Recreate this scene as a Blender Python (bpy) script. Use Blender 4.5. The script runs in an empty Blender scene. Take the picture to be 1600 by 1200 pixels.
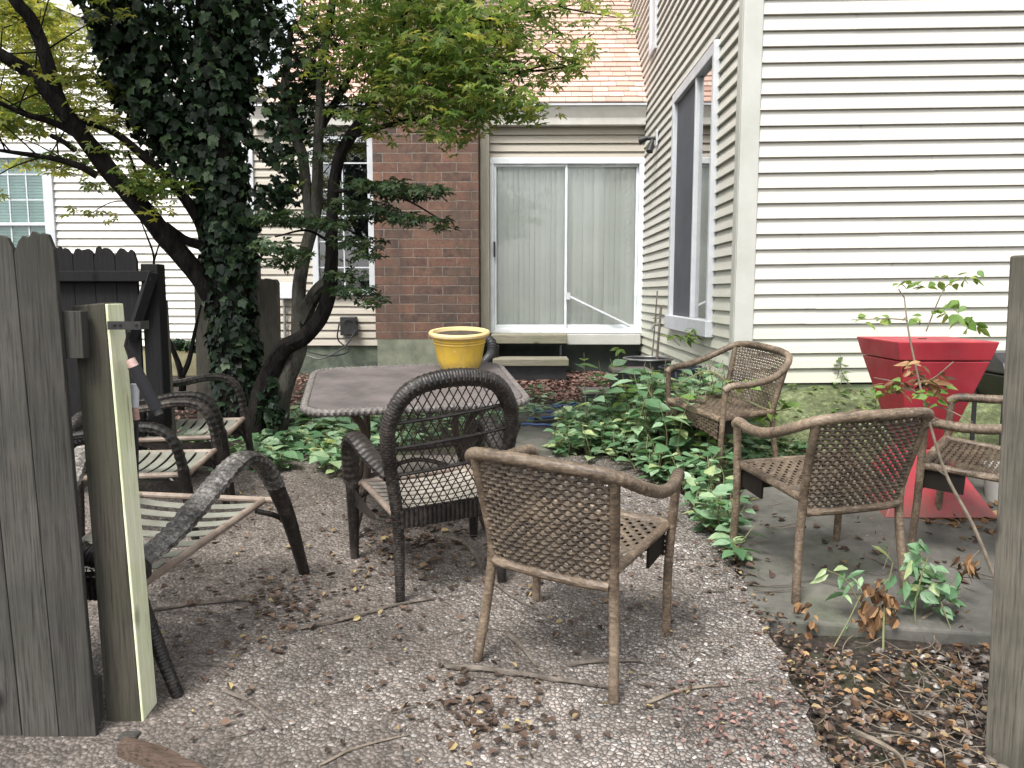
import bpy, math, random
import numpy as np
from mathutils import Vector, Matrix
random.seed(7); rng = np.random.default_rng(7)
R = math.radians
scene = bpy.context.scene
COL = scene.collection

# ------------------------------------------------------------------ camera, sky, sun, exposure
F = 1250.0; PITCH = math.atan2(142.0, F); YAW = math.atan2(15.0, F); CH = 1.365
cd = bpy.data.cameras.new("camera"); cam = bpy.data.objects.new("camera", cd); COL.objects.link(cam)
cam.location = (0, 0, CH); cam.rotation_euler = (math.pi/2 - PITCH, 0, YAW)
cd.sensor_width = 36; cd.lens = 36*F/1600.0; cd.clip_start = 0.05; cd.clip_end = 500
scene.camera = cam
w = bpy.data.worlds.new("World"); scene.world = w; w.use_nodes = True
nt = w.node_tree; nt.nodes.clear()
sky = nt.nodes.new("ShaderNodeTexSky"); sky.sky_type = 'NISHITA'; sky.sun_disc = False
SUN_EL, SUN_AZ = 58.0, -150.0           # azimuth clockwise from +Y: behind the camera, to the left
sky.sun_elevation = R(SUN_EL); sky.sun_rotation = R(SUN_AZ); sky.dust_density = 3.0
hs = nt.nodes.new("ShaderNodeHueSaturation"); hs.inputs['Saturation'].default_value = 0.22
bg = nt.nodes.new("ShaderNodeBackground"); bg.inputs['Strength'].default_value = 0.15
wo = nt.nodes.new("ShaderNodeOutputWorld")
nt.links.new(sky.outputs[0], hs.inputs['Color']); nt.links.new(hs.outputs[0], bg.inputs['Color']); nt.links.new(bg.outputs[0], wo.inputs[0])
sl = bpy.data.lights.new("sun", 'SUN'); sl.energy = 1.8; sl.angle = R(18); sl.color = (1, .97, .92)
so = bpy.data.objects.new("sun", sl); COL.objects.link(so)
az = R(SUN_AZ); el = R(SUN_EL)
sd = Vector((math.sin(az)*math.cos(el), math.cos(az)*math.cos(el), math.sin(el)))
so.rotation_euler = sd.to_track_quat('Z', 'Y').to_euler(); so.location = (0, -5, 12)
scene.view_settings.view_transform = 'Standard'; scene.view_settings.look = 'None'
scene.view_settings.exposure = 1.38; scene.view_settings.gamma = 1.0
scene.view_settings.use_curve_mapping = False
scene.cycles.max_bounces = 8; scene.cycles.transparent_max_bounces = 16

# ------------------------------------------------------------------ photograph measurements -> metres
_r = Vector((math.cos(YAW), math.sin(YAW), 0))
_f = Vector((-math.sin(YAW)*math.cos(PITCH), math.cos(YAW)*math.cos(PITCH), -math.sin(PITCH)))
_u = _r.cross(_f)
def ray(px, py): return _f + _r*((px-800)/F) - _u*((py-600)/F)
def P(px, py, Y):
    d = ray(px, py); return Vector((0, 0, CH)) + d*(Y/d.y)
def W(px, py, Y): return tuple(P(px, py, Y))
def PX(px, py, X):
    d = ray(px, py); return Vector((0, 0, CH)) + d*(X/d.x)
def sstep(a, b, t):
    t = max(0., min(1., (t-a)/(b-a))); return t*t*(3-2*t)
def gz(x, y):
    if y < 5.0: z = .11*(y-2.7)
    elif y < 6.5: z = .253 + .11*(y-5.0) - .0366*(y-5.0)**2
    else: z = .3357 + .009*(y-6.5)
    if y < 0.5: z = .11*(-2.2)
    z += .40*sstep(4.95, 5.6, y)*sstep(1.42, 1.85, x)*(1 - sstep(6.5, 8, y))
    return z
def G(px, py, lift=0.0):
    d = ray(px, py); t0, t1 = .5, 40.
    for _ in range(50):
        t = (t0+t1)/2; p = Vector((0, 0, CH)) + d*t
        if p.z > gz(p.x, p.y)+lift: t0 = t
        else: t1 = t
    return p
SLOPE = math.atan(.11)
def onslope(yaw): return (Matrix.Rotation(SLOPE, 3, 'X') @ Matrix.Rotation(yaw, 3, 'Z')).to_euler()

# ------------------------------------------------------------------ mesh helpers
def spl(pts, n=8):
    pts = [Vector(p) for p in pts]
    if len(pts) < 3:
        return  [pts[0].lerp(pts[-1], i/n) for i in range(n+1)]
    q = [pts[0]*2-pts[1]] + pts + [pts[-1]*2-pts[-2]]
    out = []
    for i in range(1, len(q)-2):
        a, b, c, d = q[i-1], q[i], q[i+1], q[i+2]
        for k in range(n):
            t = k/n
            out.append(.5*((2*b) + (c-a)*t + (2*a-5*b+4*c-d)*t*t + (3*b-a-3*c+d)*t**3))
    out.append(pts[-1]); return out
def lerpl(vals, t):
    if not hasattr(vals, '__len__'): return vals
    f = t*(len(vals)-1); i = min(int(f), len(vals)-2); return vals[i]+(vals[i+1]-vals[i])*(f-i)
def resample(pts, step):
    pts = [Vector(p) for p in pts]
    L = [0.]
    for a, b in zip(pts, pts[1:]): L.append(L[-1]+(b-a).length)
    n = max(2, int(L[-1]/step)); out = []; j = 0
    for i in range(n+1):
        s = L[-1]*i/n
        while j < len(L)-2 and L[j+1] < s: j += 1
        t = (s-L[j])/max(1e-9, L[j+1]-L[j]); out.append(pts[j].lerp(pts[j+1], min(1, t)))
    return out
class MB:
    def __init__(s): s.v = []; s.f = []
    def quad(s, a, b, c, d):
        i = len(s.v); s.v += [tuple(a), tuple(b), tuple(c), tuple(d)]; s.f.append((i, i+1, i+2, i+3)); return s
    def box(s, lo, hi, M=None):
        x0, y0, z0 = lo; x1, y1, z1 = hi; i = len(s.v)
        p = [Vector(q) for q in ((x0,y0,z0),(x1,y0,z0),(x1,y1,z0),(x0,y1,z0),(x0,y0,z1),(x1,y0,z1),(x1,y1,z1),(x0,y1,z1))]
        if M is not None: p = [M @ q for q in p]
        s.v += [tuple(q) for q in p]
        s.f += [tuple(i+k for k in q) for q in ((0,3,2,1),(4,5,6,7),(0,1,5,4),(1,2,6,5),(2,3,7,6),(3,0,4,7))]; return s
    def hexa(s, p):   # 8 corners, bottom four then top four
        i = len(s.v); s.v += [tuple(q) for q in p]
        s.f += [tuple(i+k for k in q) for q in ((0,3,2,1),(4,5,6,7),(0,1,5,4),(1,2,6,5),(2,3,7,6),(3,0,4,7))]; return s
    def tube(s, pts, r, n=8, flat=None, mod=None, cap=True):
        pts = [Vector(p) for p in pts]; m = len(pts); base = len(s.v); prev = None; acc = 0
        if hasattr(r, '__len__') and len(r) == 1: r = r[0]
        for k, p in enumerate(pts):
            t = (pts[min(k+1, m-1)]-pts[max(k-1, 0)])
            if t.length < 1e-9: t = Vector((0, 0, 1))
            t.normalize()
            if prev is None:
                ref = Vector((0, 0, 1)) if abs(t.z) < .9 else Vector((0, 1, 0))
                if flat: ref = Vector(flat[0])
                a = (ref - t*ref.dot(t)).normalized()
            else:
                ref = Vector(flat[0]) if flat else prev
                a = ref - t*ref.dot(t)
                a = a.normalized() if a.length > 1e-4 else prev
            b = t.cross(a); prev = a
            if k: acc += (p-pts[k-1]).length
            rr = lerpl(r, k/(m-1)) if m > 1 else r
            fa, fb = (flat[1], flat[2]) if flat else (1, 1)
            for j in range(n):
                g = 2*math.pi*j/n
                q = rr*(mod(g, acc) if mod else 1)
                s.v.append(tuple(p + a*(math.cos(g)*q*fa) + b*(math.sin(g)*q*fb)))
        for k in range(m-1):
            for j in range(n):
                o = base+k*n
                s.f.append((o+j, o+(j+1) % n, o+n+(j+1) % n, o+n+j))
        if cap:
            s.f.append(tuple(base+j for j in range(n))[::-1]); s.f.append(tuple(base+(m-1)*n+j for j in range(n)))
        return s
    def lathe(s, prof, n=40, c=(0, 0, 0)):
        base = len(s.v)
        for (r, z) in prof:
            for j in range(n):
                g = 2*math.pi*j/n; s.v.append((c[0]+r*math.cos(g), c[1]+r*math.sin(g), c[2]+z))
        for k in range(len(prof)-1):
            for j in range(n):
                o = base+k*n; s.f.append((o+j, o+(j+1) % n, o+n+(j+1) % n, o+n+j))
        s.f.append(tuple(base+j for j in range(n))[::-1]); s.f.append(tuple(base+(len(prof)-1)*n+j for j in range(n))); return s
    def prism(s, poly, ext):   # 3-D polygon extruded along a vector
        n = len(poly); i = len(s.v); e = Vector(ext)
        s.v += [tuple(p) for p in poly] + [tuple(Vector(p)+e) for p in poly]
        s.f.append(tuple(range(i, i+n))[::-1]); s.f.append(tuple(range(i+n, i+2*n)))
        for k in range(n): s.f.append((i+k, i+(k+1) % n, i+n+(k+1) % n, i+n+k))
        return s
    def grid(s, fn, nu, nv):
        b = len(s.v)
        for j in range(nv+1):
            for i in range(nu+1): s.v.append(tuple(fn(i/nu, j/nv)))
        for j in range(nv):
            for i in range(nu):
                o = b+j*(nu+1)+i; s.f.append((o, o+1, o+nu+2, o+nu+1))
        return s
def woff(o):
    v = Vector((0, 0, 0))
    while o: v += o.location; o = o.parent
    return v
def obj(name, mb, mat, parent=None, smooth=True, bevel=0, local=False, loc=None, label=None, kind=None, auto=35):
    me = bpy.data.meshes.new(name)
    off = Vector((0, 0, 0))
    if not local and parent is not None: off = woff(parent)
    if loc is not None: off = off + Vector(loc)
    if off.length > 0: vs = [(a-off.x, b-off.y, c-off.z) for a, b, c in mb.v]
    else: vs = mb.v
    me.from_pydata(vs, [], mb.f); me.validate(); me.update()
    me.materials.append(mat)
    o = bpy.data.objects.new(name, me); COL.objects.link(o)
    if parent is not None: o.parent = parent
    if loc is not None: o.location = loc
    if smooth:
        me.shade_smooth()
        if auto:
            try: me.set_sharp_from_angle(angle=R(auto))
            except Exception: pass
    if bevel:
        m = o.modifiers.new("bevel", 'BEVEL'); m.width = bevel; m.segments = 2; m.limit_method = 'ANGLE'
    if label: o['label'] = label
    if kind: o['kind'] = kind
    return o
def tag(o, label, cat, group=None, kind=None):
    o['label'] = label; o['category'] = cat
    if group: o['group'] = group
    if kind: o['kind'] = kind
    return o
def thing(name, label, cat, loc, rot=None, group=None):
    o = bpy.data.objects.new(name, None); COL.objects.link(o); o.location = loc; o.empty_display_size = .1
    if rot is not None: o.rotation_euler = rot
    return tag(o, label, cat, group)
def dup(root, loc, rot, label):
    r = root.copy(); COL.objects.link(r); r.location = loc; r.rotation_euler = rot; r['label'] = label
    for c in list(root.children):
        d = c.copy(); COL.objects.link(d); d.parent = r
        for g in list(c.children):
            e = g.copy(); COL.objects.link(e); e.parent = d
    return r

# ------------------------------------------------------------------ materials
class NT:
    def __init__(s, name):
        s.m = bpy.data.materials.new(name); s.m.use_nodes = True; s.t = s.m.node_tree; s.t.nodes.clear()
        s.out = s.n("ShaderNodeOutputMaterial"); s.co = s.n("ShaderNodeTexCoord").outputs['Object']
    def n(s, t, **k):
        x = s.t.nodes.new(t)
        for a, b in k.items():
            if a in x.inputs.keys(): x.inputs[a].default_value = b
            else: setattr(x, a, b)
        return x
    def l(s, a, b): s.t.links.new(a, b)
    def mapped(s, scale=(1, 1, 1), rot=(0, 0, 0)):
        m = s.n("ShaderNodeMapping"); m.inputs['Scale'].default_value = scale; m.inputs['Rotation'].default_value = rot
        s.l(s.co, m.inputs[0]); return m.outputs[0]
    def noise(s, scale, detail=5, rough=.6, vec=None):
        x = s.n("ShaderNodeTexNoise"); x.inputs['Scale'].default_value = scale; x.inputs['Detail'].default_value = detail; x.inputs['Roughness'].default_value = rough
        s.l(vec if vec is not None else s.co, x.inputs['Vector']); return x.outputs['Fac']
    def ramp(s, fac, stops):
        r = s.n("ShaderNodeValToRGB"); e = r.color_ramp.elements
        while len(e) < len(stops): e.new(.5)
        for k, (p, c) in enumerate(stops):
            e[k].position = p; e[k].color = (*c, 1) if hasattr(c, '__len__') else (c, c, c, 1)
        s.l(fac, r.inputs[0]); return r.outputs[0]
    def mix(s, fac, a, b, mode='MIX'):
        x = s.n("ShaderNodeMix", data_type='RGBA', blend_type=mode)
        for k, q in ((0, fac), (6, a), (7, b)):
            if hasattr(q, 'is_output'): s.l(q, x.inputs[k])
            elif hasattr(q, '__len__'): x.inputs[k].default_value = (*q, 1)
            else: x.inputs[k].default_value = q
        return x.outputs[2]
    def math(s, op, a, b=0.):
        x = s.n("ShaderNodeMath", operation=op)
        for k, q in ((0, a), (1, b)):
            if hasattr(q, 'is_output'): s.l(q, x.inputs[k])
            else: x.inputs[k].default_value = q
        return x.outputs[0]
    def bump(s, h, strength=.3, dist=.01, prev=None):
        b = s.n("ShaderNodeBump"); b.inputs['Strength'].default_value = strength; b.inputs['Distance'].default_value = dist
        s.l(h, b.inputs['Height'])
        if prev is not None: s.l(prev, b.inputs['Normal'])
        return b.outputs[0]
    def bsdf(s, col, rough=.6, normal=None, spec=.4, metal=0.):
        b = s.n("ShaderNodeBsdfPrincipled")
        if hasattr(col, 'is_output'): s.l(col, b.inputs['Base Color'])
        else: b.inputs['Base Color'].default_value = (*col, 1)
        if hasattr(rough, 'is_output'): s.l(rough, b.inputs['Roughness'])
        else: b.inputs['Roughness'].default_value = rough
        b.inputs['Specular IOR Level'].default_value = spec; b.inputs['Metallic'].default_value = metal
        if normal is not None: s.l(normal, b.inputs['Normal'])
        s.l(b.outputs[0], s.out.inputs[0]); return b
def simple(name, c, c2=None, scale=6, rough=.6, bump=.15, bscale=60, stretch=(1, 1, 1), spec=.4, metal=0, dist=.004, lo=.35, hi=.65):
    n = NT(name); v = n.mapped(stretch)
    col = n.ramp(n.noise(scale, 6, .65, v), [(lo, c), (hi, c2 or tuple(x*.7 for x in c))])
    nb = n.bump(n.noise(bscale, 4, .6, v), bump, dist) if bump else None
    n.bsdf(col, rough, nb, spec, metal); return n.m
def wood(name, c, c2, axis='z', dirt=None, bump=.5):
    n = NT(name); st = {'z': (42, 42, 1.5), 'x': (1.5, 42, 42), 'y': (42, 1.5, 42)}[axis]
    v = n.mapped(st); g = n.noise(3.2, 8, .7, v)
    col = n.ramp(g, [(.3, c2), (.5, c), (.72, tuple(min(1, x*1.35) for x in c))])
    big = n.noise(2.3, 4, .6)
    if dirt: col = n.mix(n.ramp(big, [(.42, 0.), (.62, .75)]), col, dirt)
    kv = n.n("ShaderNodeTexVoronoi"); kv.inputs['Scale'].default_value = 1.; n.l(n.mapped({'z': (7, 7, 3.2), 'x': (3.2, 7, 7), 'y': (7, 3.2, 7)}[axis]), kv.inputs['Vector'])
    col = n.mix(n.ramp(kv.outputs['Distance'], [(.06, .85), (.17, 0.)]), col, tuple(x*.5 for x in c2))
    crack = n.ramp(n.noise(1., 6, .75, n.mapped({'z': (60, 60, 1.6), 'x': (1.6, 60, 60), 'y': (60, 1.6, 60)}[axis])), [(.33, .8), (.42, 0.)])
    col = n.mix(crack, col, tuple(x*.35 for x in c2))
    isl = n.n("ShaderNodeNewGeometry").outputs['Random Per Island']
    col = n.mix(1.0, col, n.ramp(isl, [(0., .8), (1., 1.15)]), 'MULTIPLY')
    n.bsdf(col, .85, n.bump(g, bump, .006), .2); return n.m
def leafmat(name, stops, trans=.35, rough=.45, spec=.3):
    n = NT(name); isl = n.n("ShaderNodeNewGeometry").outputs['Random Per Island']
    col = n.ramp(isl, stops); col = n.mix(n.ramp(n.noise(40, 3), [(.4, 0.), (.7, .35)]), col, tuple(c*.6 for c in stops[0][1]))
    b = n.bsdf(col, rough, None, spec)
    t = n.n("ShaderNodeBsdfTranslucent"); n.l(n.mix(1., col, (1.0, 1.0, .55), 'MULTIPLY'), t.inputs[0])
    m = n.n("ShaderNodeMixShader"); m.inputs[0].default_value = trans
    n.l(b.outputs[0], m.inputs[1]); n.l(t.outputs[0], m.inputs[2]); n.l(m.outputs[0], n.out.inputs[0]); return n.m
def glassmat(name, tint=(.9, .95, .95), rough=.02, refl=1.0):
    n = NT(name); t = n.n("ShaderNodeBsdfTransparent"); t.inputs[0].default_value = (*tint, 1)
    g = n.n("ShaderNodeBsdfGlossy"); g.inputs['Roughness'].default_value = rough
    f = n.n("ShaderNodeFresnel"); f.inputs[0].default_value = 1.5
    x = n.n("ShaderNodeMixShader"); n.l(n.math('MULTIPLY', f.outputs[0], refl), x.inputs[0]); n.l(t.outputs[0], x.inputs[1]); n.l(g.outputs[0], x.inputs[2])
    n.l(x.outputs[0], n.out.inputs[0]); return n.m
def siding_mat(name, c, c2, green=0.):
    n = NT(name); v = n.mapped((1, 1, 14)); col = n.ramp(n.noise(1.3, 5, .6, v), [(.3, c), (.7, c2)])
    st = n.noise(1.1, 6, .7, n.mapped((3, 3, .5)))
    col = n.mix(n.ramp(st, [(.5, 0.), (.8, .35)]), col, tuple(x*.78 for x in c))
    sep = n.n("ShaderNodeSeparateXYZ"); n.l(n.co, sep.inputs[0])
    if green:
        low = n.ramp(n.math('ADD', n.math('MULTIPLY', sep.outputs[2], .6), n.math('MULTIPLY', n.noise(3, 5), .5)), [(.4, green), (.95, 0.)])
        col = n.mix(low, col, (.36, .40, .25))
    n.bsdf(col, .5, n.bump(n.noise(4, 5, .6, n.mapped((6, 6, 40))), .12, .004), .3); return n.m

MAT = {}
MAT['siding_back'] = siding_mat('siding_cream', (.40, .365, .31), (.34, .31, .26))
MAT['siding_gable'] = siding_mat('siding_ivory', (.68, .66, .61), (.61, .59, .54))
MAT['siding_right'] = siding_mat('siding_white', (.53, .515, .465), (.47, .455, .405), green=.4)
MAT['trim'] = simple('white_trim', (.52, .535, .56), (.44, .455, .475), 5, .45, .05)
MAT['cornertrim'] = simple('cornertrim_beige', (.44, .44, .41), (.38, .38, .34), 3, .5, .05)
MAT['beige'] = simple('beige_trim', (.50, .46, .38), (.36, .34, .27), 4, .6, .1, stretch=(4, 4, .6))
MAT['gutter'] = simple('gutter_paint', (.60, .58, .54), (.48, .46, .42), 3, .45, .05)
MAT['alu'] = simple('door_frame_white', (.70, .73, .75), (.55, .58, .60), 4, .4, .05)
MAT['glass'] = glassmat('glass', (.97, .98, .97), refl=.8)
MAT['glass_refl'] = glassmat('window_glass', (.8, .84, .86), refl=2.4)
MAT['blind'] = simple('vertical_blind_fabric', (.86, .88, .86), (.80, .82, .80), 3, .8, .0)
MAT['blind2'] = simple('teal_blind', (.34, .52, .50), (.28, .45, .44), 3, .7, .0)
MAT['curtain'] = simple('curtain_grey', (.26, .29, .32), (.17, .19, .22), 3, .8, .0)
MAT['dark'] = simple('dark_interior', (.018, .02, .022), (.01, .011, .012), 3, .7, 0)
MAT['screen'] = simple('insect_screen', (.075, .08, .095), (.05, .055, .065), 2, .7, .0)
MAT['black_plastic'] = simple('black_plastic', (.018, .018, .022), (.035, .034, .034), 8, .4, .1)
MAT['apron_dark'] = simple('dark_apron', (.010, .008, .007), (.018, .015, .012), 8, .7, .1, spec=.15)
MAT['metal'] = simple('galvanised', (.35, .35, .34), (.2, .19, .18), 10, .4, .1, metal=.7)
MAT['dark_metal'] = simple('dark_bracket', (.015, .017, .019), (.035, .033, .03), 30, .5, .2, metal=.3)
MAT['found'] = simple('mossy_foundation', (.12, .14, .10), (.05, .06, .05), 5, .9, .5, 30, dist=.01)
MAT['found_y'] = simple('yellow_foundation', (.34, .29, .17), (.20, .20, .12), 6, .9, .4, 30)
MAT['footing'] = simple('chimney_footing', (.19, .20, .15), (.10, .11, .08), 5, .9, .5, 30)
MAT['found_w'] = simple('algae_foundation', (.27, .31, .19), (.15, .19, .11), 6, .9, .4, 30)
MAT['found_dark'] = simple('dark_foundation', (.028, .036, .032), (.05, .06, .05), 5, .9, .4, 30)  # even, very dark green-grey tone
MAT['fence_dark'] = wood('fence_dark', (.0105, .010, .0105), (.004, .004, .004))
MAT['fence_grey'] = wood('fence_grey', (.060, .056, .050), (.012, .0115, .011), dirt=(.036, .036, .029), bump=.8)
MAT['fence_tan'] = wood('fence_tan', (.13, .118, .096), (.045, .042, .036), dirt=(.07, .067, .05), bump=.8)
MAT['plank'] = wood('step_plank', (.24, .22, .17), (.12, .115, .085), 'x', dirt=(.19, .19, .13))
MAT['rot'] = wood('rotten_timber', (.095, .066, .05), (.018, .014, .011), 'x', bump=1.)
MAT['trunk_dark'] = simple('bark_dark', (.007, .006, .006), (.024, .021, .019), 14, .95, 1., 34, (1, 1, .35), .08, dist=.03)
MAT['trunk_grey'] = simple('bark_grey', (.085, .08, .066), (.022, .021, .019), 11, .95, 1., 30, (1, 1, .3), .1, dist=.03)
MAT['ivy'] = leafmat('ivy_leaves', [(0., (.006, .014, .007)), (.5, (.013, .028, .013)), (.82, (.028, .058, .025)), (1., (.10, .15, .07))], .15, .45, .3)
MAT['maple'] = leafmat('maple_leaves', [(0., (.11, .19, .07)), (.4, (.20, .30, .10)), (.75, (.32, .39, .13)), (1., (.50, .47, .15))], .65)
MAT['maple_dark'] = leafmat('maple_leaves_shade', [(0., (.03, .055, .032)), (.5, (.048, .08, .042)), (1., (.085, .12, .055))], .35)  # darker copy of the maple leaf, crown shade put into the colour
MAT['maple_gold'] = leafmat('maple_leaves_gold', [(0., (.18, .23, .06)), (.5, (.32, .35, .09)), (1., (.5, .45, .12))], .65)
MAT['weed'] = leafmat('weed_leaves', [(0., (.065, .15, .065)), (.45, (.14, .26, .13)), (.8, (.28, .42, .26)), (1., (.45, .52, .24))], .35, .4, .5)
MAT['weed2'] = leafmat('bright_leaves', [(0., (.10, .19, .04)), (.6, (.17, .27, .07)), (1., (.28, .33, .09))], .4)
MAT['deadleaf'] = leafmat('dead_leaves', [(0., (.045, .026, .018)), (.4, (.16, .085, .04)), (.75, (.27, .15, .07)), (1., (.42, .28, .15))], .2, .8)
MAT['litter'] = leafmat('leaf_litter', [(0., (.035, .025, .019)), (.5, (.09, .057, .042)), (.82, (.18, .12, .085)), (1., (.36, .29, .13))], .1, .85)
MAT['mulch'] = leafmat('pink_leaf_litter', [(0., (.09, .05, .042)), (.45, (.19, .11, .092)), (1., (.32, .20, .17))], .1, .85)
MAT['stick'] = simple('stick_bark', (.055, .045, .037), (.13, .11, .09), 14, .9, .5, 60)
MAT['stick_pale'] = simple('pale_twig', (.19, .155, .115), (.085, .07, .055), 14, .9, .3, 60)
MAT['stem'] = simple('green_stem', (.12, .15, .06), (.18, .14, .08), 10, .7, .2)
MAT['stone'] = leafmat('pale_stones', [(0., (.07, .058, .05)), (.6, (.19, .165, .145)), (.9, (.32, .29, .26)), (1., (.5, .47, .43))], 0., .85)
def pot_mat():
    n = NT('yellow_glaze'); col = n.ramp(n.noise(5, 5, .6), [(.35, (.46, .29, .03)), (.65, (.56, .37, .045))])
    st = n.noise(9, 7, .75, n.mapped((1.6, 1.6, .5))); col = n.mix(n.ramp(st, [(.5, 0.), (.72, .65)]), col, (.30, .22, .10))
    col = n.mix(n.ramp(n.noise(30, 6, .75), [(.6, 0.), (.7, .6)]), col, (.55, .48, .34))
    sep = n.n('ShaderNodeSeparateXYZ'); n.l(n.co, sep.inputs[0])
    low = n.ramp(n.math('ADD', sep.outputs[2], n.math('MULTIPLY', n.noise(25, 5, .7), .09)), [(.05, .75), (.11, 0.)]); col = n.mix(low, col, (.16, .12, .06))
    n.bsdf(col, n.ramp(n.noise(12, 5), [(.3, .3), (.7, .65)]), n.bump(n.noise(40, 4), .08, .004), .45); return n.m
MAT['yellow'] = pot_mat()
MAT['yellow_rim'] = simple('faded_rim', (.62, .47, .24), (.52, .37, .15), 5, .55, .08)
MAT['soil'] = simple('soil', (.035, .028, .022), (.07, .055, .04), 20, .95, .8, 60, dist=.01)
def red_mat():
    n = NT('faded_red_paint'); col = n.ramp(n.noise(3, 6, .7), [(.3, (.25, .02, .03)), (.6, (.33, .03, .042)), (.8, (.40, .075, .08))])
    col = n.mix(n.ramp(n.noise(11, 7, .75), [(.56, 0.), (.74, .7)]), col, (.17, .07, .06))
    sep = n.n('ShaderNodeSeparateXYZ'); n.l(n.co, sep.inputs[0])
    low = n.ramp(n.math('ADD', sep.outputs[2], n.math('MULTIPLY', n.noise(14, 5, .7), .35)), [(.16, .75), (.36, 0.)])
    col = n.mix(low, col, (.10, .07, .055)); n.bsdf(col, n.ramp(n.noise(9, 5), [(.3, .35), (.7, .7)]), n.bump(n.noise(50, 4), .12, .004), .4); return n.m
MAT['red'] = red_mat()
MAT['hose'] = simple('blue_hose', (.03, .07, .17), (.02, .045, .12), 5, .45, 0)
MAT['bucket'] = simple('pale_plastic', (.45, .47, .45), (.34, .36, .32), 4, .6, .05)
MAT['box'] = simple('meter_box', (.62, .63, .70), (.54, .55, .60), 3, .5, .03)
MAT['tube_grey'] = simple('closer_tube', (.026, .025, .03), (.018, .018, .02), 8, .5, .03, spec=.25)
MAT['tube_pink'] = simple('closer_cap', (.48, .36, .32), (.30, .16, .13), 30, .6, .05)
MAT['table'] = simple('table_top', (.135, .115, .112), (.075, .066, .064), 5, .55, .25, 80, dist=.003)
MAT['table_rim'] = simple('table_rope_rim', (.15, .135, .125), (.075, .066, .06), 40, .7, .3, 80)
MAT['brown_metal'] = simple('brown_frame', (.07, .045, .033), (.035, .025, .02), 12, .5, .15, 60)
MAT['sling'] = simple('sling_strap', (.30, .27, .23), (.18, .16, .135), 6, .8, .1, 200)
MAT['strap'] = simple('olive_strap', (.21, .21, .175), (.13, .13, .105), 6, .75, .1, 200)
MAT['rail_pale'] = simple('pale_rail', (.27, .22, .18), (.15, .11, .085), 10, .6, .15, 60)

def patio_mat():
    n = NT('pebble_aggregate')
    wob = n.noise(9, 2); vv = n.n("ShaderNodeVectorMath", operation='ADD'); n.l(n.co, vv.inputs[0])
    sc = n.n("ShaderNodeVectorMath", operation='SCALE'); nz = n.n("ShaderNodeTexNoise"); nz.inputs['Scale'].default_value = 14
    n.l(n.co, nz.inputs['Vector']); n.l(nz.outputs['Color'], sc.inputs[0]); sc.inputs['Scale'].default_value = .03; n.l(sc.outputs[0], vv.inputs[1])
    def vor(feature, scale):
        v = n.n("ShaderNodeTexVoronoi", feature=feature, voronoi_dimensions='3D'); v.inputs['Scale'].default_value = scale; n.l(vv.outputs[0], v.inputs['Vector']); return v
    v1 = vor('F1', 62); e1 = vor('DISTANCE_TO_EDGE', 62)
    sep = n.n("ShaderNodeSeparateColor"); n.l(v1.outputs['Color'], sep.inputs[0])
    col = n.ramp(sep.outputs[0], [(0., (.11, .10, .09)), (.25, (.225, .20, .178)), (.5, (.27, .232, .208)), (.7, (.34, .305, .27)), (.88, (.215, .21, .20)), (.97, (.52, .48, .45))])
    mort = n.ramp(e1.outputs['Distance'], [(.02, 1.), (.16, 0.)])
    col = n.mix(mort, col, (.055, .046, .041))
    patch = n.noise(1.7, 6, .65); fine = n.noise(30, 6, .75)
    pinkish = n.ramp(n.noise(.9, 3), [(.5, 0.), (.75, .22)])
    col = n.mix(pinkish, col, n.mix(1., col, (1.25, 1.04, .98), 'MULTIPLY'))
    psep = n.n('ShaderNodeSeparateXYZ'); n.l(n.co, psep.inputs[0])
    wx = n.math('ADD', n.math('MULTIPLY', psep.outputs[0], -.11), n.math('MULTIPLY', psep.outputs[1], .035))
    dirt = n.ramp(n.math('ADD', patch, n.math('ADD', wx, -.07)), [(.40, .0), (.66, .72)])
    dirtcol = n.ramp(fine, [(.3, (.032, .026, .022)), (.52, (.095, .079, .067)), (.7, (.26, .215, .19))])
    col = n.mix(dirt, col, dirtcol)
    wet = n.ramp(n.noise(.75, 4, .6), [(.36, .55), (.62, 1.2)])
    col = n.mix(1., col, wet, 'MULTIPLY')
    h = n.math('SUBTRACT', 1., v1.outputs['Distance'])
    b = n.bump(n.math('MULTIPLY', h, 1.), .9, .012); b = n.bump(fine, .35, .01, b)
    n.bsdf(col, .75, b, .3); return n.m
MAT['patio'] = patio_mat()
def earth_mat():
    n = NT('earth_ground'); a = n.noise(2.2, 8, .7); f = n.noise(34, 8, .8)
    col = n.ramp(f, [(.3, (.018, .015, .013)), (.5, (.05, .041, .035)), (.68, (.12, .10, .085)), (.82, (.27, .24, .21))])
    moss = n.ramp(a, [(.5, 0.), (.72, .6)]); col = n.mix(moss, col, (.09, .12, .05))
    n.bsdf(col, .95, n.bump(f, .9, .03), .1); return n.m
MAT['earth'] = earth_mat()
def moss_mat():
    n = NT('moss_bank'); a = n.noise(3.5, 8, .75, n.mapped((1, 2.5, 2))); f = n.noise(28, 7, .8)
    col = n.ramp(a, [(.32, (.08, .088, .055)), (.48, (.18, .215, .10)), (.62, (.27, .31, .165)), (.75, (.34, .34, .26))])
    col = n.mix(n.ramp(f, [(.45, .6), (.6, 0.)]), col, (.045, .05, .032)); n.bsdf(col, .95, n.bump(f, .9, .03), .1); return n.m
MAT['bankmoss'] = moss_mat()
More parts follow.
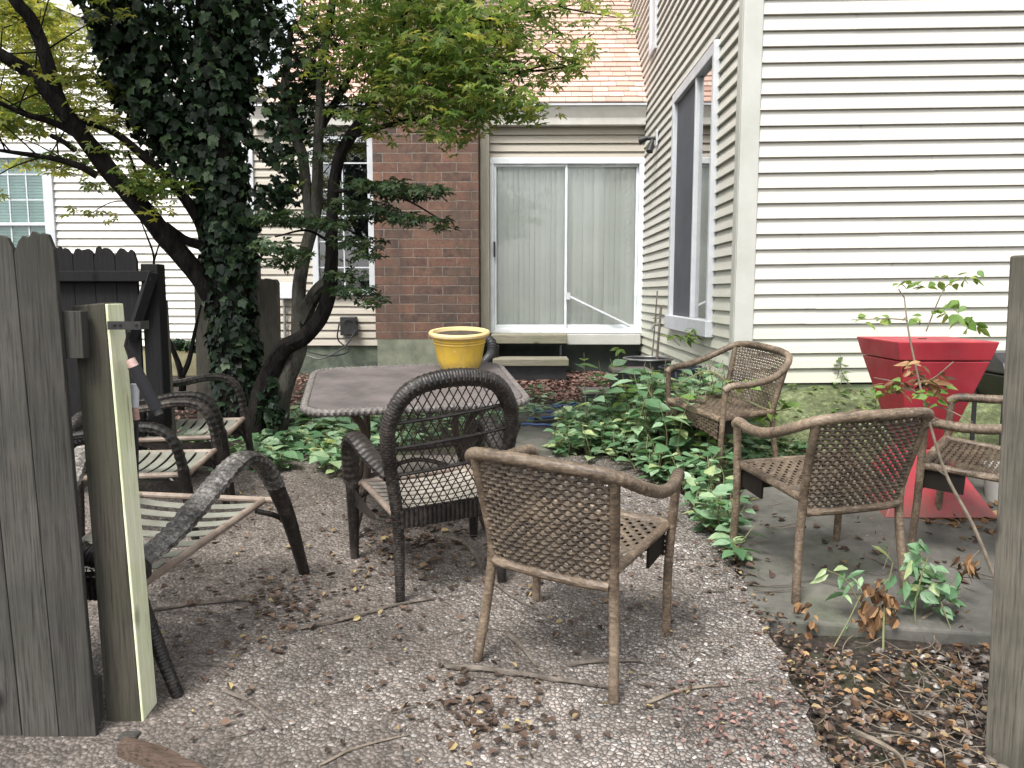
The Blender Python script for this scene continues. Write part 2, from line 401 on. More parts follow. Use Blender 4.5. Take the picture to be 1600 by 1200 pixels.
def slab_mat():
    n = NT('weathered_concrete'); a = n.noise(2.1, 8, .72); f = n.noise(22, 7, .75)
    col = n.ramp(a, [(.3, (.05, .048, .043)), (.5, (.088, .085, .075)), (.7, (.15, .14, .125))])
    col = n.mix(n.ramp(n.noise(5, 5, .7), [(.52, 0.), (.7, .8)]), col, (.036, .04, .028))
    col = n.mix(n.ramp(f, [(.6, 0.), (.75, .5)]), col, (.22, .2, .18))
    col = n.mix(n.ramp(n.noise(1.1, 3, .6), [(.55, 0.), (.75, .35)]), col, (.10, .14, .06))
    n.bsdf(col, .85, n.bump(f, .4, .008), .2); return n.m
MAT['slab'] = slab_mat()
def brick_mat():
    n = NT('old_red_brick')
    sep = n.n("ShaderNodeSeparateXYZ"); n.l(n.co, sep.inputs[0]); cmb = n.n("ShaderNodeCombineXYZ")
    n.l(n.math('ADD', sep.outputs[0], n.math('MULTIPLY', sep.outputs[1], 1.0)), cmb.inputs[0]); n.l(sep.outputs[2], cmb.inputs[1])
    b = n.n("ShaderNodeTexBrick"); dv = n.n('ShaderNodeVectorMath', operation='ADD'); ds_ = n.n('ShaderNodeVectorMath', operation='SCALE'); dn = n.n('ShaderNodeTexNoise'); dn.inputs['Scale'].default_value = 12; n.l(n.co, dn.inputs['Vector']); n.l(dn.outputs['Color'], ds_.inputs[0]); ds_.inputs['Scale'].default_value = .014; n.l(cmb.outputs[0], dv.inputs[0]); n.l(ds_.outputs[0], dv.inputs[1]); n.l(dv.outputs[0], b.inputs['Vector'])
    b.inputs['Scale'].default_value = 1.0; b.inputs['Brick Width'].default_value = .345; b.inputs['Row Height'].default_value = .1095
    b.inputs['Mortar Size'].default_value = .007; b.inputs['Mortar Smooth'].default_value = .3; b.inputs['Bias'].default_value = 0.
    b.inputs['Color1'].default_value = (.19, .095, .070, 1); b.inputs['Color2'].default_value = (.058, .042, .040, 1); b.inputs['Mortar'].default_value = (.20, .175, .15, 1)
    col = n.mix(n.ramp(n.noise(7, 6, .7), [(.42, 0.), (.7, .7)]), b.outputs['Color'], (.20, .12, .08))
    col = n.mix(n.ramp(n.noise(22, 6, .75), [(.5, 0.), (.7, .75)]), col, (.05, .038, .034))
    col = n.mix(n.ramp(n.noise(.9, 6, .7, n.mapped((3, 3, .7))), [(.48, 0.), (.66, .7)]), col, (.06, .052, .045))
    col = n.mix(n.ramp(n.noise(1.8, 5, .65, n.mapped((1, 1, 1.8))), [(.45, 0.), (.7, .6)]), col, (.085, .07, .058))
    h = n.math('SUBTRACT', 1., b.outputs['Fac'])
    bb = n.bump(h, .7, .012); bb = n.bump(n.noise(45, 5, .7), .35, .008, bb)
    n.bsdf(col, .9, bb, .15); return n.m
MAT['brick'] = brick_mat()
def shingle_mat():
    n = NT('salmon_shingles'); isl = n.n("ShaderNodeNewGeometry").outputs['Random Per Island']
    col = n.ramp(isl, [(0., (.42, .275, .225)), (.3, (.48, .33, .275)), (.6, (.52, .37, .31)), (.85, (.56, .43, .37)), (1., (.45, .28, .215))])
    col = n.mix(n.ramp(n.noise(1.4, 5, .6), [(.45, 0.), (.75, .5)]), col, (.30, .23, .20))
    n.bsdf(col, .95, n.bump(n.noise(150, 3), .3, .004), .1); return n.m
MAT['shingle'] = shingle_mat()
def wicker_mat(name, c, c2, c3, rough=.5, sc=(60, 60, 60)):
    n = NT(name); a = n.noise(7, 6, .7); f = n.noise(1., 5, .7, n.mapped(sc))
    col = n.ramp(n.math('ADD', n.math('MULTIPLY', a, .5), n.math('MULTIPLY', f, .5)), [(.40, c2), (.5, c), (.63, c3)])
    oi = n.n('ShaderNodeObjectInfo').outputs['Random']; col = n.mix(1., col, n.ramp(oi, [(0., .8), (1., 1.18)]), 'MULTIPLY')
    fade = n.noise(2.6, 3, .5); col = n.mix(n.ramp(fade, [(.5, 0.), (.75, .4)]), col, c3)
    n.bsdf(col, rough, n.bump(f, .45, .003), .35); return n.m
MAT['wicker_tan'] = wicker_mat('tan_resin_wicker', (.074, .054, .036), (.026, .019, .014), (.14, .106, .073))
MAT['wicker_tan_rail'] = wicker_mat('tan_wrapped_rail', (.112, .081, .055), (.042, .031, .023), (.245, .19, .137), .5, (30, 110, 110))
MAT['wicker_dark'] = wicker_mat('dark_wicker', (.014, .0115, .0105), (.005, .0042, .004), (.052, .043, .037), .42)
MAT['wicker_grey'] = wicker_mat('weathered_wicker', (.085, .077, .07), (.012, .011, .010), (.34, .32, .29), .55, (90, 90, 90))

# ------------------------------------------------------------------ foliage helpers
def kite_leaf(lobes):
    v = []; f = []
    for (ang, ln, wd) in lobes:
        a = R(ang); d = (math.sin(a), math.cos(a)); p = (math.cos(a), -math.sin(a)); i = len(v)
        m = .5
        v += [(0, 0, 0), (d[0]*ln*m-p[0]*wd, d[1]*ln*m-p[1]*wd, .06), (d[0]*ln, d[1]*ln, -.10), (d[0]*ln*m+p[0]*wd, d[1]*ln*m+p[1]*wd, .06)]
        f.append((i, i+1, i+2, i+3))
    # join at the centre so that each leaf is one island
    remap = {}; nv = []; 
    for k, q in enumerate(v):
        if k % 4 == 0:
            if 'c' not in remap: remap['c'] = len(nv); nv.append(q)
            remap[k] = remap['c']
        else: remap[k] = len(nv); nv.append(q)
    return np.array(nv), [tuple(remap[k] for k in q) for q in f]
MAPLE = kite_leaf([(0, 1, .17), (48, .9, .16), (-48, .9, .16), (98, .6, .12), (-98, .6, .12)])
IVY = kite_leaf([(0, .95, .36), (58, .75, .3), (-58, .75, .3), (125, .5, .26), (-125, .5, .26)])
OVATE = (np.array([(0, 0, 0), (-.26, .22, .06), (-.33, .48, .06), (-.18, .8, 0.), (0, 1.08, -.12), (.18, .8, 0.), (.33, .48, .06), (.26, .22, .06), (0, .3, -.02), (0, .7, -.04)]),
         [(0, 8, 2, 1), (8, 9, 3, 2), (9, 4, 3), (0, 7, 6, 8), (8, 6, 5, 9), (9, 5, 4)])
LANCE = (np.array([(0, 0, 0), (-.16, .3, .05), (-.14, .65, .02), (0, 1.1, -.15), (.14, .65, .02), (.16, .3, .05), (0, .35, -.02), (0, .7, -.03)]),
         [(0, 6, 2, 1), (6, 7, 3, 2), (0, 5, 4, 6), (6, 4, 3, 7)])
CURL = (np.array([(0, 0, .0), (-.3, .25, .25), (-.3, .7, .2), (0, 1., .12), (.3, .7, .22), (.3, .25, .2), (0, .5, 0.)]), [(0, 6, 2, 1), (6, 3, 2), (0, 5, 4, 6), (6, 4, 3)])
def frames(dirs, ups):
    y = dirs/np.maximum(1e-9, np.linalg.norm(dirs, axis=1, keepdims=True))
    x = np.cross(y, ups); x /= np.maximum(1e-9, np.linalg.norm(x, axis=1, keepdims=True))
    z = np.cross(x, y); return np.stack([x, y, z], axis=2)
class Leaves:
    def __init__(s): s.v = []; s.f = []; s.n = 0
    def add(s, tpl, pos, dirs, ups, size):
        tv, tf = tpl; Mx = frames(dirs, ups); N = len(pos)
        w = np.einsum('nij,kj->nki', Mx, tv)*size[:, None, None] + pos[:, None, :]
        s.v.append(w.reshape(-1, 3)); k = len(tv)
        for i in range(N):
            o = s.n+i*k; s.f += [tuple(o+q for q in t) for t in tf]
        s.n += N*k
    def mb(s):
        m = MB(); m.v = [tuple(q) for q in np.concatenate(s.v)]; m.f = s.f; return m
def pad(L, tpl, c, rad, n, size, droop=.3, horiz=1.0):
    """a spray of leaves inside an ellipsoid"""
    p = rng.normal(size=(n, 3)); p /= np.linalg.norm(p, axis=1, keepdims=True); p *= rng.random((n, 1))**.45
    pos = np.array(c)+p*np.array(rad)
    ang = rng.random(n)*2*np.pi
    d = np.stack([np.cos(ang), np.sin(ang), -droop+rng.normal(size=n)*.3], axis=1)
    u = np.stack([rng.normal(size=n)*.45, rng.normal(size=n)*.45 - .25, np.ones(n)*horiz], axis=1)
    L.add(tpl, pos, d, u, size*(.65+.6*rng.random(n)))

# ------------------------------------------------------------------ ground
def ground():
    xs = list(np.linspace(-40, -4, 13)) + list(np.linspace(-3.6, 4.5, 60)) + list(np.linspace(5, 40, 12))
    ys = list(np.linspace(-15, 0, 6)) + list(np.linspace(.6, 11, 80)) + list(np.linspace(12, 60, 12))
    m = MB(); nx = len(xs)
    for y in ys:
        for x in xs: m.v.append((x, y, gz(x, y) - .045 + .012*math.sin(7*x+3*y)*math.sin(5*y-2*x)))
    for j in range(len(ys)-1):
        for i in range(nx-1):
            o = j*nx+i; m.f.append((o, o+1, o+nx+1, o+nx))
    obj('ground', m, MAT['earth'], kind='structure')
ground()
edge = [G(*p) for p in ((1370, 1330), (1300, 1200), (1252, 1090), (1205, 990), (1150, 890), (1095, 805), (1030, 745), (950, 712))]
ev = [(p.x, p.y) for p in spl([(p.x, p.y, 0) for p in edge], 8)]
def xedge(y):
    for (x0, y0), (x1, y1) in zip(ev, ev[1:]):
        if y0 <= y <= y1: return x0+(x1-x0)*(y-y0)/(y1-y0)
    return ev[0][0] if y < ev[0][1] else ev[-1][0]
def patio():
    y0, y1 = 1.2, ev[-1][1]; m = MB(); ny, nx = 90, 60
    for j in range(ny+1):
        y = y0+(y1-y0)*j/ny; xe = xedge(y) + .016*math.sin(31*y)*math.sin(9*y)+.008*math.sin(77*y)+random.uniform(-.007, .007)
        for i in range(nx+1):
            x = -2.6+(xe+2.6)*i/nx
            m.v.append((x, y, gz(x, y)))
    for j in range(ny):
        for i in range(nx):
            o = j*(nx+1)+i; m.f.append((o, o+1, o+nx+2, o+nx+1))
    b = len(m.v)
    for j in range(ny+1):
        x, y, z = m.v[j*(nx+1)+nx]; m.v.append((x+.01, y, z-.09))
    for j in range(ny):
        a = j*(nx+1)+nx; m.f.append((a, b+j, b+j+1, a+nx+1))
    obj('patio', m, MAT['patio'], kind='structure', auto=50)
patio()
def slab(name, pts, th, mat, lift=.0, label=None):
    top = [Vector((x, y, gz(x, y)+lift)) for x, y in pts]
    m = MB().prism([t-Vector((0, 0, th)) for t in top], (0, 0, th)); return obj(name, m, mat, bevel=.012, smooth=False, kind='structure')
sl_px = [(1185, 968), (1560, 992), (1750, 985), (1760, 780), (1500, 745), (1300, 712), (1180, 735), (1140, 800), (1155, 890)]
slab('concrete_slab', [(G(*p).x, G(*p).y) for p in sl_px], .12, MAT['slab'], .004)
stone_px = [(800, 702), (885, 706), (890, 668), (815, 664)]
slab('stepping_stone', [(G(*p).x, G(*p).y) for p in stone_px], .06, MAT['slab'], .012)
slab('path', [(G(*p).x, G(*p).y) for p in ((745, 660), (900, 655), (880, 632), (770, 630))], .06, MAT['slab'], .0)
def bank():
    m = MB().grid(lambda u, v: Vector((1.25+4.5*u, 4.85+.74*v, gz(1.25+4.5*u, 4.85+.74*v) - .02 + .02*math.sin(9*u*4.5)*math.sin(8*v) + .02*sstep(0, .3, v))), 60, 14)
    obj('mossy_bank', m, MAT['bankmoss'], kind='structure')
bank()

# ------------------------------------------------------------------ townhouse
XR = 1.504; YB = 10.0; YC = 5.6; EXP = .0985
def siding(mb, O, U, N, u0, u1, z0, z1, exp=EXP, holes=(), lim=None, tilt=0., lip=.024):
    lip0 = lip
    O, U, N = Vector(O), Vector(U), Vector(N); n = int((z1-z0)/exp+.5)
    for k in range(n):
        za = z0+k*exp; zb = za+exp; zm = (za+zb)/2
        a, b = u0, u1
        if lim: b = min(b, lim(zm))
        if b <= a: continue
        segs = [(a, b)]
        for (h0, h1, g0, g1) in holes:
            if g0 < zm < g1:
                ns = []
                for (p, q) in segs:
                    if h1 <= p or h0 >= q: ns.append((p, q)); continue
                    if h0 > p: ns.append((p, h0))
                    if h1 < q: ns.append((h1, q))
                segs = ns
        seg2 = []
        for (p, q) in segs:
            cuts = [p]; u = p+random.uniform(.4, 2.4)
            while u < q-.2: cuts.append(u); u += random.uniform(1.8, 3.6)
            cuts.append(q)
            seg2 += [(c0, c1+(.012 if c1 < q else 0)) for c0, c1 in zip(cuts, cuts[1:])]
        za0, zb0 = za, zb
        for (p, q) in seg2:
            w_ = random.uniform(-.0018, .0018); za, zb = za0+w_, zb0+w_; lip = lip0+random.uniform(-.0015, .003)
            def pt(u, z, o): return O + U*u + N*o + Vector((0, 0, z+tilt*(u-u0)))
            ribs = [(-.004, za), (lip, za), (lip, za+.004), (lip*.62, za+exp*.5), (.003, zb-.012), (-.004, zb)]
            for (o0, q0), (o1, q1) in zip(ribs, ribs[1:]):
                mb.quad(pt(p, q0, o0), pt(q, q0, o0), pt(q, q1, o1), pt(p, q1, o1))
            for uu in (p, q):
                mb.quad(pt(uu, za, .0), pt(uu, za, lip), pt(uu, zb, .004), pt(uu, zb, .0))
    return mb
house = thing('townhouse', 'cream sided townhouse with brick chimney, salmon roof and sliding patio door', 'house', (0, YB, gz(0, YB)))
X = lambda px, Y: P(px, 458, Y).x
Z = lambda py, Y: P(815, py, Y).z
xw0, xw1 = X(397, YB), XR
zsid = Z(540, YB); zeave = Z(193, YB)
dx0, dx1, dz0, dz1 = X(766, YB), XR-.005, Z(521, YB), Z(247, YB)
wx0, wx1, wz0, wz1 = X(491, YB), X(588, YB), Z(458, YB), Z(213, YB)
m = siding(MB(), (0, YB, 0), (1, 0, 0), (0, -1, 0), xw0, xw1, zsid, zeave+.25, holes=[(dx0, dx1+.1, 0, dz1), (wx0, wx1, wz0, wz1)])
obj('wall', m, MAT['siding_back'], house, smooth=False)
# return wall (faces left)
rw = dict(y0=PX(1122, 300, XR).y, y1=PX(1055, 300, XR).y, z0=1.05, z1=3.26)
up0, up1, upz = 9.2, 9.62, 4.05
m = siding(MB(), (XR, YC, 0), (0, 1, 0), (-1, 0, 0), 0, 8.0, .55, 7.2, holes=[(rw['y0']-YC, rw['y1']-YC, rw['z0'], rw['z1']), (up0-YC, up1-YC, upz, 5.6)])
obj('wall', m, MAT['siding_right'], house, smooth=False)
m = siding(MB(), (XR, YC, 0), (1, 0, 0), (0, -1, 0), .0, 6.5, Z(598, YC), 7.0, exp=.1028, tilt=.011, lip=.023)
obj('wall', m, MAT['siding_right'], house, smooth=False)
m = MB().box((XR-.03, YC-.032, .5), (XR+.10, YC-.004, 7.1)); m.box((XR-.032, YC-.004, .5), (XR-.004, YC+.10, 7.1))
obj('corner_trim', m, MAT['cornertrim'], house, smooth=False, bevel=.006)
# solid cores so that no light leaks behind the siding
m = MB().box((XR+.004, YC+.004, 0.), (XR+6.5, YB+4, 7.0))
m.box((xw0, YB+.45, .0), (XR, YB+.6, zeave+.2))
obj('sheathing', m, MAT['dark'], house, smooth=False)
m = MB().box((XR+.002, YC+.02, .0), (XR+6.4, YC+.2, Z(597, YC)+.01)).box((XR-.002, YC+.2, 0), (XR+.2, YB, .56))
m.box((XR+.0, YC+.001, .0), (XR+6.45, YC+.03, Z(600, YC)))
obj('foundation', m, MAT['found_w'], house, smooth=False)
m = MB().box((dx0, YB+.02, 0), (XR-.01, YB+.25, dz0-.02))
obj('foundation', m, MAT['found_dark'], house, smooth=False, label='dark foundation under the patio door')
m = MB().box((xw0, YB+.015, 0), (dx0, YB+.2, zsid+.01))
obj('foundation', m, MAT['found'], house, smooth=False)
# gutter, fascia
gx0, gx1 = X(400, 9.8), XR-.02
zt, zb_ = Z(163, 9.8), Z(193, 9.8)
m = MB()
prof = [(9.98, zt), (9.83, zt), (9.815, zt-.02), (9.83, zt-.05), (9.87, zb_+.08), (9.875, zb_), (9.98, zb_)]
m.prism([Vector((gx0, y, z)) for y, z in prof], (gx1-gx0, 0, 0))
gut = obj('gutter', m, MAT['gutter'], house, smooth=False, bevel=.004)
m = MB().box((gx0, 9.795, zt-.012), (gx1, 9.985, zt+.012)); obj('gutter_lip', m, MAT['trim'], gut, smooth=False)
# roof of individual shingle tabs
ye, ze = 9.86, zt+.03; yt = PX(985, 0, XR).y; zt2 = PX(985, 0, XR).z
sdir = Vector((0, yt-ye, zt2-ze)).normalized(); nrm = Vector((0, -sdir.z, sdir.y))
rx0 = X(440, 10.2); m = MB()
for k in range(36):
    u = rx0 - random.random()*.3; s0 = k*.112
    while u < XR+.05:
        wd = random.choice((.16, .19, .22, .25)); a = max(u, rx0); b = min(u+wd-.004, XR+.02)
        if b > a+.01:
            dz = random.uniform(0, .004); o = Vector((0, ye, ze))+sdir*s0; st = random.uniform(-.004, .004)
            p0 = Vector((a, 0, 0))+o+nrm*(.02+dz)+sdir*st; p1 = Vector((b, 0, 0))+o+nrm*(.02+dz)+sdir*st
            p2 = p1+sdir*.12-nrm*.015; p3 = p0+sdir*.12-nrm*.015
            q0 = p0-nrm*.018; q1 = p1-nrm*.018; i = len(m.v)
            m.v += [tuple(t) for t in (p0, p1, p2, p3, q0, q1)]; m.f += [(i, i+1, i+2, i+3), (i+4, i+5, i+1, i)]
        u += wd
obj('roof', m, MAT['shingle'], house, smooth=False)
m = MB(); a = Vector((rx0, ye, ze))-nrm*.004; b = Vector((XR, ye, ze))-nrm*.004
m.hexa([a-nrm*.1, b-nrm*.1, b-nrm*.1+sdir*4.2, a-nrm*.1+sdir*4.2, a, b, b+sdir*4.2, a+sdir*4.2])
obj('roof_deck', m, MAT['dark'], house, smooth=False)
# chimney
YCH = 9.55; cx0, cx1 = X(586, YCH), X(748, YCH); zc0, zc1 = Z(530, YCH), Z(120, YCH)
m = MB().box((cx0, YCH, zc0), (cx1, YB+.3, zc1))
c = (cx0+cx1)/2
m.hexa([Vector((cx0, YCH, zc1)), Vector((cx1, YCH, zc1)), Vector((cx1, YB+.9, zc1)), Vector((cx0, YB+.9, zc1)), Vector((c-.35, YCH, zc1+.45)), Vector((c+.35, YCH, zc1+.45)), Vector((c+.35, YB+.9, zc1+.45)), Vector((c-.35, YB+.9, zc1+.45))])
m.box((c-.348, YCH+.003, zc1+.45), (c+.348, YB+.9, 7.5))
chim = obj('chimney', m, MAT['brick'], house, smooth=False)
m = MB().box((cx0+.02, YCH-.02, 0), (cx1+.03, YB+.2, zc0-.004)); obj('chimney_footing', m, MAT['footing'], chim, smooth=False)
# door-side trim board / downspout and black elbow
tx0, tx1 = X(751, 9.9), X(765, 9.9)
m = MB().box((tx0, 9.86, Z(532, 9.9)), (tx1, 9.99, zeave+.02)); ds = obj('downspout', m, MAT['beige'], house, smooth=False, bevel=.01)
el_pts = spl([W(757, 528, 9.4), W(768, 536, 9.3), W(768, 552, 9.2), W(758, 566, 9.05), W(748, 580, 8.9)], 14)
el_pts = [W(758, 520, 9.8)]+el_pts; el_pts = resample(el_pts, .006)
m = MB().tube(el_pts, .055, 14, mod=lambda g, s: 1+.11*math.sin(s/.035*2*math.pi)); obj('corrugated_elbow', m, MAT['black_plastic'], ds)
# sliding door
m = MB(); fy0, fy1 = YB-.045, YB+.06
zt_, zb2 = dz1-.075, dz0+.06
m.box((dx0, fy0, zt_), (dx1, fy1, dz1)).box((dx0, fy0, dz0), (dx0+.05, fy1, zt_)).box((dx1-.07, fy0, dz0), (dx1, fy1, zt_)).box((dx0+.05, fy0, dz0), (dx1-.07, fy1, zb2))
door = obj('sliding_door', m, MAT['alu'], house, smooth=False, bevel=.006)
xm = X(883, YB); st = .03
def panel(x0, x1, y, nm):
    mm = MB(); mm.box((x0, y-.015, zb2), (x0+st, y+.015, zt_)).box((x1-st, y-.015, zb2), (x1, y+.015, zt_)).box((x0+st, y-.015, zt_-.03), (x1-st, y+.015, zt_)).box((x0+st, y-.015, zb2), (x1-st, y+.015, zb2+.05))
    obj('sash', mm, MAT['alu'], door, smooth=False, bevel=.004)
    obj('glass_pane', MB().box((x0+st, y-.003, zb2+.05), (x1-st, y+.003, zt_-.03)), MAT['glass'], door, smooth=False)
panel(dx0+.05, xm+.02, YB-.005, 'a'); panel(xm-.015, dx1-.07, YB+.03, 'b')
m = MB(); u = dx0+.06
while u < dx1-.08:
    wv = .07; a = R(random.uniform(10, 24)); m.box((-wv/2, -.001, 0), (wv/2, .001, zt_-.03-zb2), Matrix.Translation((u, YB+.075+random.uniform(-.003, .003), zb2+.02)) @ Matrix.Rotation(a, 4, 'Z')); u += .066
obj('vertical_blind', m, MAT['blind'], door, smooth=False)
hx = X(773, YB); m = MB().box((hx-.012, YB-.075, Z(402, YB)), (hx+.012, YB-.06, Z(378, YB))).box((hx-.01, YB-.062, Z(398, YB)), (hx+.01, YB-.02, Z(394, YB))).box((hx-.01, YB-.062, Z(386, YB)), (hx+.01, YB-.02, Z(382, YB)))
obj('handle', m, MAT['black_plastic'], door, smooth=False, bevel=.003)
m = MB().tube([W(888, 463, 9.955), W(985, 510, 9.955)], .018, 8).box(W(884, 468, 9.94), tuple(Vector(W(891, 457, 9.94))+Vector((0, .03, 0))))
obj('security_bar', m, MAT['trim'], door)
sx1 = X(886, 9.6)
m = MB().box((X(768, 9.7), 9.45, Z(536, 9.6)), (sx1, YB-.05, Z(522, 9.6))); obj('door_sill', m, MAT['plank'], house, smooth=False, bevel=.01)
m = MB().box((X(886, 9.8)+.01, 9.85, dz0-.13), (XR-.04, YB-.05, dz0-.004)); obj('threshold_board', m, MAT['cornertrim'], house, smooth=False, bevel=.006)
steps = thing('wooden_steps', 'weathered wooden step plank over a black sheet for its shaded opening below the sliding patio door', 'steps', (X(830, 9.2), 9.2, gz(0, 9.2)))
m = MB().box((X(770, 9.1), 9.0, Z(571, 9.1)), (X(889, 9.1), 9.4, Z(560, 9.1))); obj('tread', m, MAT['plank'], steps, smooth=False, bevel=.008)
m = MB().box((X(774, 9.15), 9.06, .2), (X(885, 9.15), 9.12, Z(572, 9.1))).box((X(776, 9.3), 9.3, .2), (X(779, 9.3), 9.6, Z(538, 9.6))).box((X(876, 9.3), 9.42, .2), (X(879, 9.3), 9.6, Z(538, 9.6)))
obj('under_step_shade', m, MAT['black_plastic'], steps, smooth=False)  # black sheet and supports paint the shade of the opening under the step
# windows
def window(parent, x0, x1, z0, z1, y, fr=.07, cols=2, rows=4, glass='glass_refl', back='dark', blind=None, lab=None, midz=None):
    mm = MB(); mm.box((x0, y-.05, z0), (x0+fr, y+.05, z1)).box((x1-fr, y-.05, z0), (x1, y+.05, z1)).box((x0+fr, y-.05, z1-fr), (x1-fr, y+.05, z1)).box((x0-.02, y-.075, z0-.02), (x1+.02, y+.05, z0+fr*.6))
    if midz: mm.box((x0+fr, y-.035, midz-.02), (x1-fr, y+.03, midz+.02))
    wd = obj('window', mm, MAT['trim'], parent, smooth=False, bevel=.006, label=lab)
    obj('glass_pane', MB().box((x0+fr, y-.004, z0+fr*.6), (x1-fr, y+.002, z1-fr)), MAT[glass], wd, smooth=False)
    mm = MB()
    for i in range(1, cols): xx = x0+fr+(x1-x0-2*fr)*i/cols; mm.box((xx-.008, y-.012, z0+fr*.6), (xx+.008, y-.005, z1-fr))
    for i in range(1, rows): zz = z0+(z1-z0)*i/rows; mm.box((x0+fr, y-.014, zz-.008), (x1-fr, y-.006, zz+.008))
    obj('muntins', mm, MAT['trim'], wd, smooth=False)
    mm = MB()
    if blind:
        z = z0+.05
        while z < z1-.05: mm.box((x0+fr, y+.05, z), (x1-fr, y+.065, z+.032)); z += .036
    else: mm.box((x0+.02, y+.12, z0), (x1-.02, y+.13, z1))
    obj('blind' if blind else 'dark_room', mm, MAT[blind or back], wd, smooth=False)
    return wd
window(house, wx0, wx1, wz0, wz1, YB, .075, 2, 6)
# tall sliding window in the return wall
y0, y1, z0, z1 = rw['y0'], rw['y1'], rw['z0'], rw['z1']; ymid = PX(1090, 300, XR).y
m = MB(); t = .09
m.box((XR-.06, y0, z0), (XR+.05, y0+t*.6, z1)).box((XR-.05, y1-t, z0), (XR+.05, y1, z1)).box((XR-.05, y0+t*.6, z1-t), (XR+.05, y1-t, z1)).box((XR-.075, y0-.02, z0-.03), (XR+.05, y1+.02, z0+.1))
m.box((XR-.04, ymid-.022, z0+.1), (XR+.02, ymid+.022, z1-t))
rwin = obj('window', m, MAT['trim'], house, smooth=False, bevel=.006, label='tall sliding window with dark screen in the side wall')
obj('insect_screen', MB().box((XR-.012, ymid+.03, z0+.1), (XR-.008, y1-t, z1-t)), MAT['screen'], rwin, smooth=False)
obj('glass_pane', MB().box((XR-.006, y0+t*.6, z0+.1), (XR-.002, ymid-.03, z1-t)), MAT['glass_refl'], rwin, smooth=False)
m = MB().grid(lambda u, v: Vector((XR-.0005+.004*math.sin(u*50)*0, y0+t*.6+(ymid-.14-y0-t*.6)*u, z0+.1+(z1-t-z0-.1)*v)), 4, 1)
obj('curtain', m, MAT['curtain'], rwin)
obj('window', MB().box((XR-.045, up0, upz), (XR+.02, up0+.07, 5.6)).box((XR-.045, up1-.07, upz), (XR+.02, up1, 5.6)).box((XR-.05, up0+.07, upz), (XR+.02, up1-.07, upz+.08)).box((XR-.02, up0+.07, upz+.08), (XR+.01, up1-.07, 5.6)), MAT['trim'], house, smooth=False, bevel=.006, label='narrow white upper window frame at the top of the side wall')
# floodlight, spigot
fl = PX(1030, 216, XR); m = MB().box((XR-.04, fl.y-.05, fl.z-.09), (XR-.02, fl.y+.05, fl.z+.09))
fx = obj('floodlight', m, MAT['trim'], house, smooth=False, bevel=.01)
m = MB().tube([(XR-.04, fl.y, fl.z), (XR-.12, fl.y+.02, fl.z-.0)], .02, 10).tube([(XR-.10, fl.y+.05, fl.z+.02), (XR-.2, fl.y+.1, fl.z-.01)], [.02, .045], 12).tube([(XR-.08, fl.y-.06, fl.z-.03), (XR-.12, fl.y-.1, fl.z-.16)], [.02, .04], 12)
obj('lamp_head', m, MAT['dark_metal'], fx)
sp = PX(1035, 507, XR); m = MB().tube([(XR, sp.y, sp.z), (XR-.09, sp.y, sp.z), (XR-.12, sp.y, sp.z-.06)], .016, 10).tube([(XR-.07, sp.y, sp.z), (XR-.07, sp.y, sp.z+.06)], .008, 8).lathe([(.004, 0), (.035, .0), (.035, .012), (.004, .012)], 14, (XR-.07, sp.y, sp.z+.06))
obj('spigot', m, MAT['metal'], house)
# meter box, conduit, cable box
bx0, bx1 = X(436, 9.9), X(460, 9.9); m = MB().box((bx0, 9.86, Z(467, 9.9)), (bx1, 9.975, Z(441, 9.9)))
bxo = obj('electrical_box', m, MAT['box'], house, smooth=False, bevel=.012)
m = MB().tube([W(444, 467, 9.94), W(445, 500, 9.94), W(446, 545, 9.94)], .017, 10); obj('conduit', m, MAT['metal'], bxo)
m = MB().box((X(531, 9.9), 9.86, Z(524, 9.9)), (X(556, 9.9), 9.975, Z(495, 9.9))); cb = obj('cable_box', m, MAT['dark_metal'], house, smooth=False, bevel=.01)
m = MB()
loop = [W(545+12*math.cos(t)*(1+.1*math.sin(3*t)), 513+14*math.sin(t), 9.84) for t in np.linspace(-2.4, 2.6, 18)]
m.tube(spl(loop, 4), .008, 6)
m.tube(spl([W(530, 505, 9.86), W(528, 530, 9.86), W(545, 548, 9.85), W(520, 556, 9.8), W(490, 552, 9.85), W(470, 545, 9.9)], 8), .01, 6)
m.tube(spl([W(556, 515, 9.86), W(540, 540, 9.8), W(505, 560, 9.8), W(480, 556, 9.85)], 8), .008, 6)
obj('cables', m, MAT['black_plastic'], cb)

# ------------------------------------------------------------------ neighbouring gable house
nh = thing('gable_house', 'ivory sided gable house with teal blinds in its window, behind the trees at left', 'house', (X(200, YB), YB, gz(0, YB)))
gx1_ = X(393, YB); r0, r1 = P(60, 0, YB), P(397, 150, YB); rs = (r1.z-r0.z)/(r1.x-r0.x)
lim = lambda z: min(gx1_, r0.x+(z-r0.z)/rs)
fwx0, fwx1, fwz0, fwz1 = X(-70, YB), X(97, YB), Z(470, YB), Z(231, YB)
zn0 = Z(541, YB)
m = siding(MB(), (0, YB-.02, 0), (1, 0, 0), (0, -1, 0), -14, gx1_, zn0, 8.5, exp=.0958, holes=[(fwx0, fwx1, fwz0, fwz1)], lim=lim)
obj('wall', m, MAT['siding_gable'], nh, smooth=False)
m = MB().prism([Vector((-14, YB+.46, 0)), Vector((gx1_-.02, YB+.46, 0)), Vector((gx1_-.02, YB+.46, r1.z-.1)), Vector((-14, YB+.46, 9.9))], (0, .1, 0)); obj('sheathing', m, MAT['dark'], nh, smooth=False)
m = MB().box((-14, YB+.0, 0), (gx1_-.02, YB+.2, zn0+.01)); obj('foundation', m, MAT['found_y'], nh, smooth=False)
m = MB().box((gx1_-.0, YB-.05, zn0), (gx1_+.09, YB+.1, r1.z)); obj('corner_trim', m, MAT['trim'], nh, smooth=False, bevel=.006)
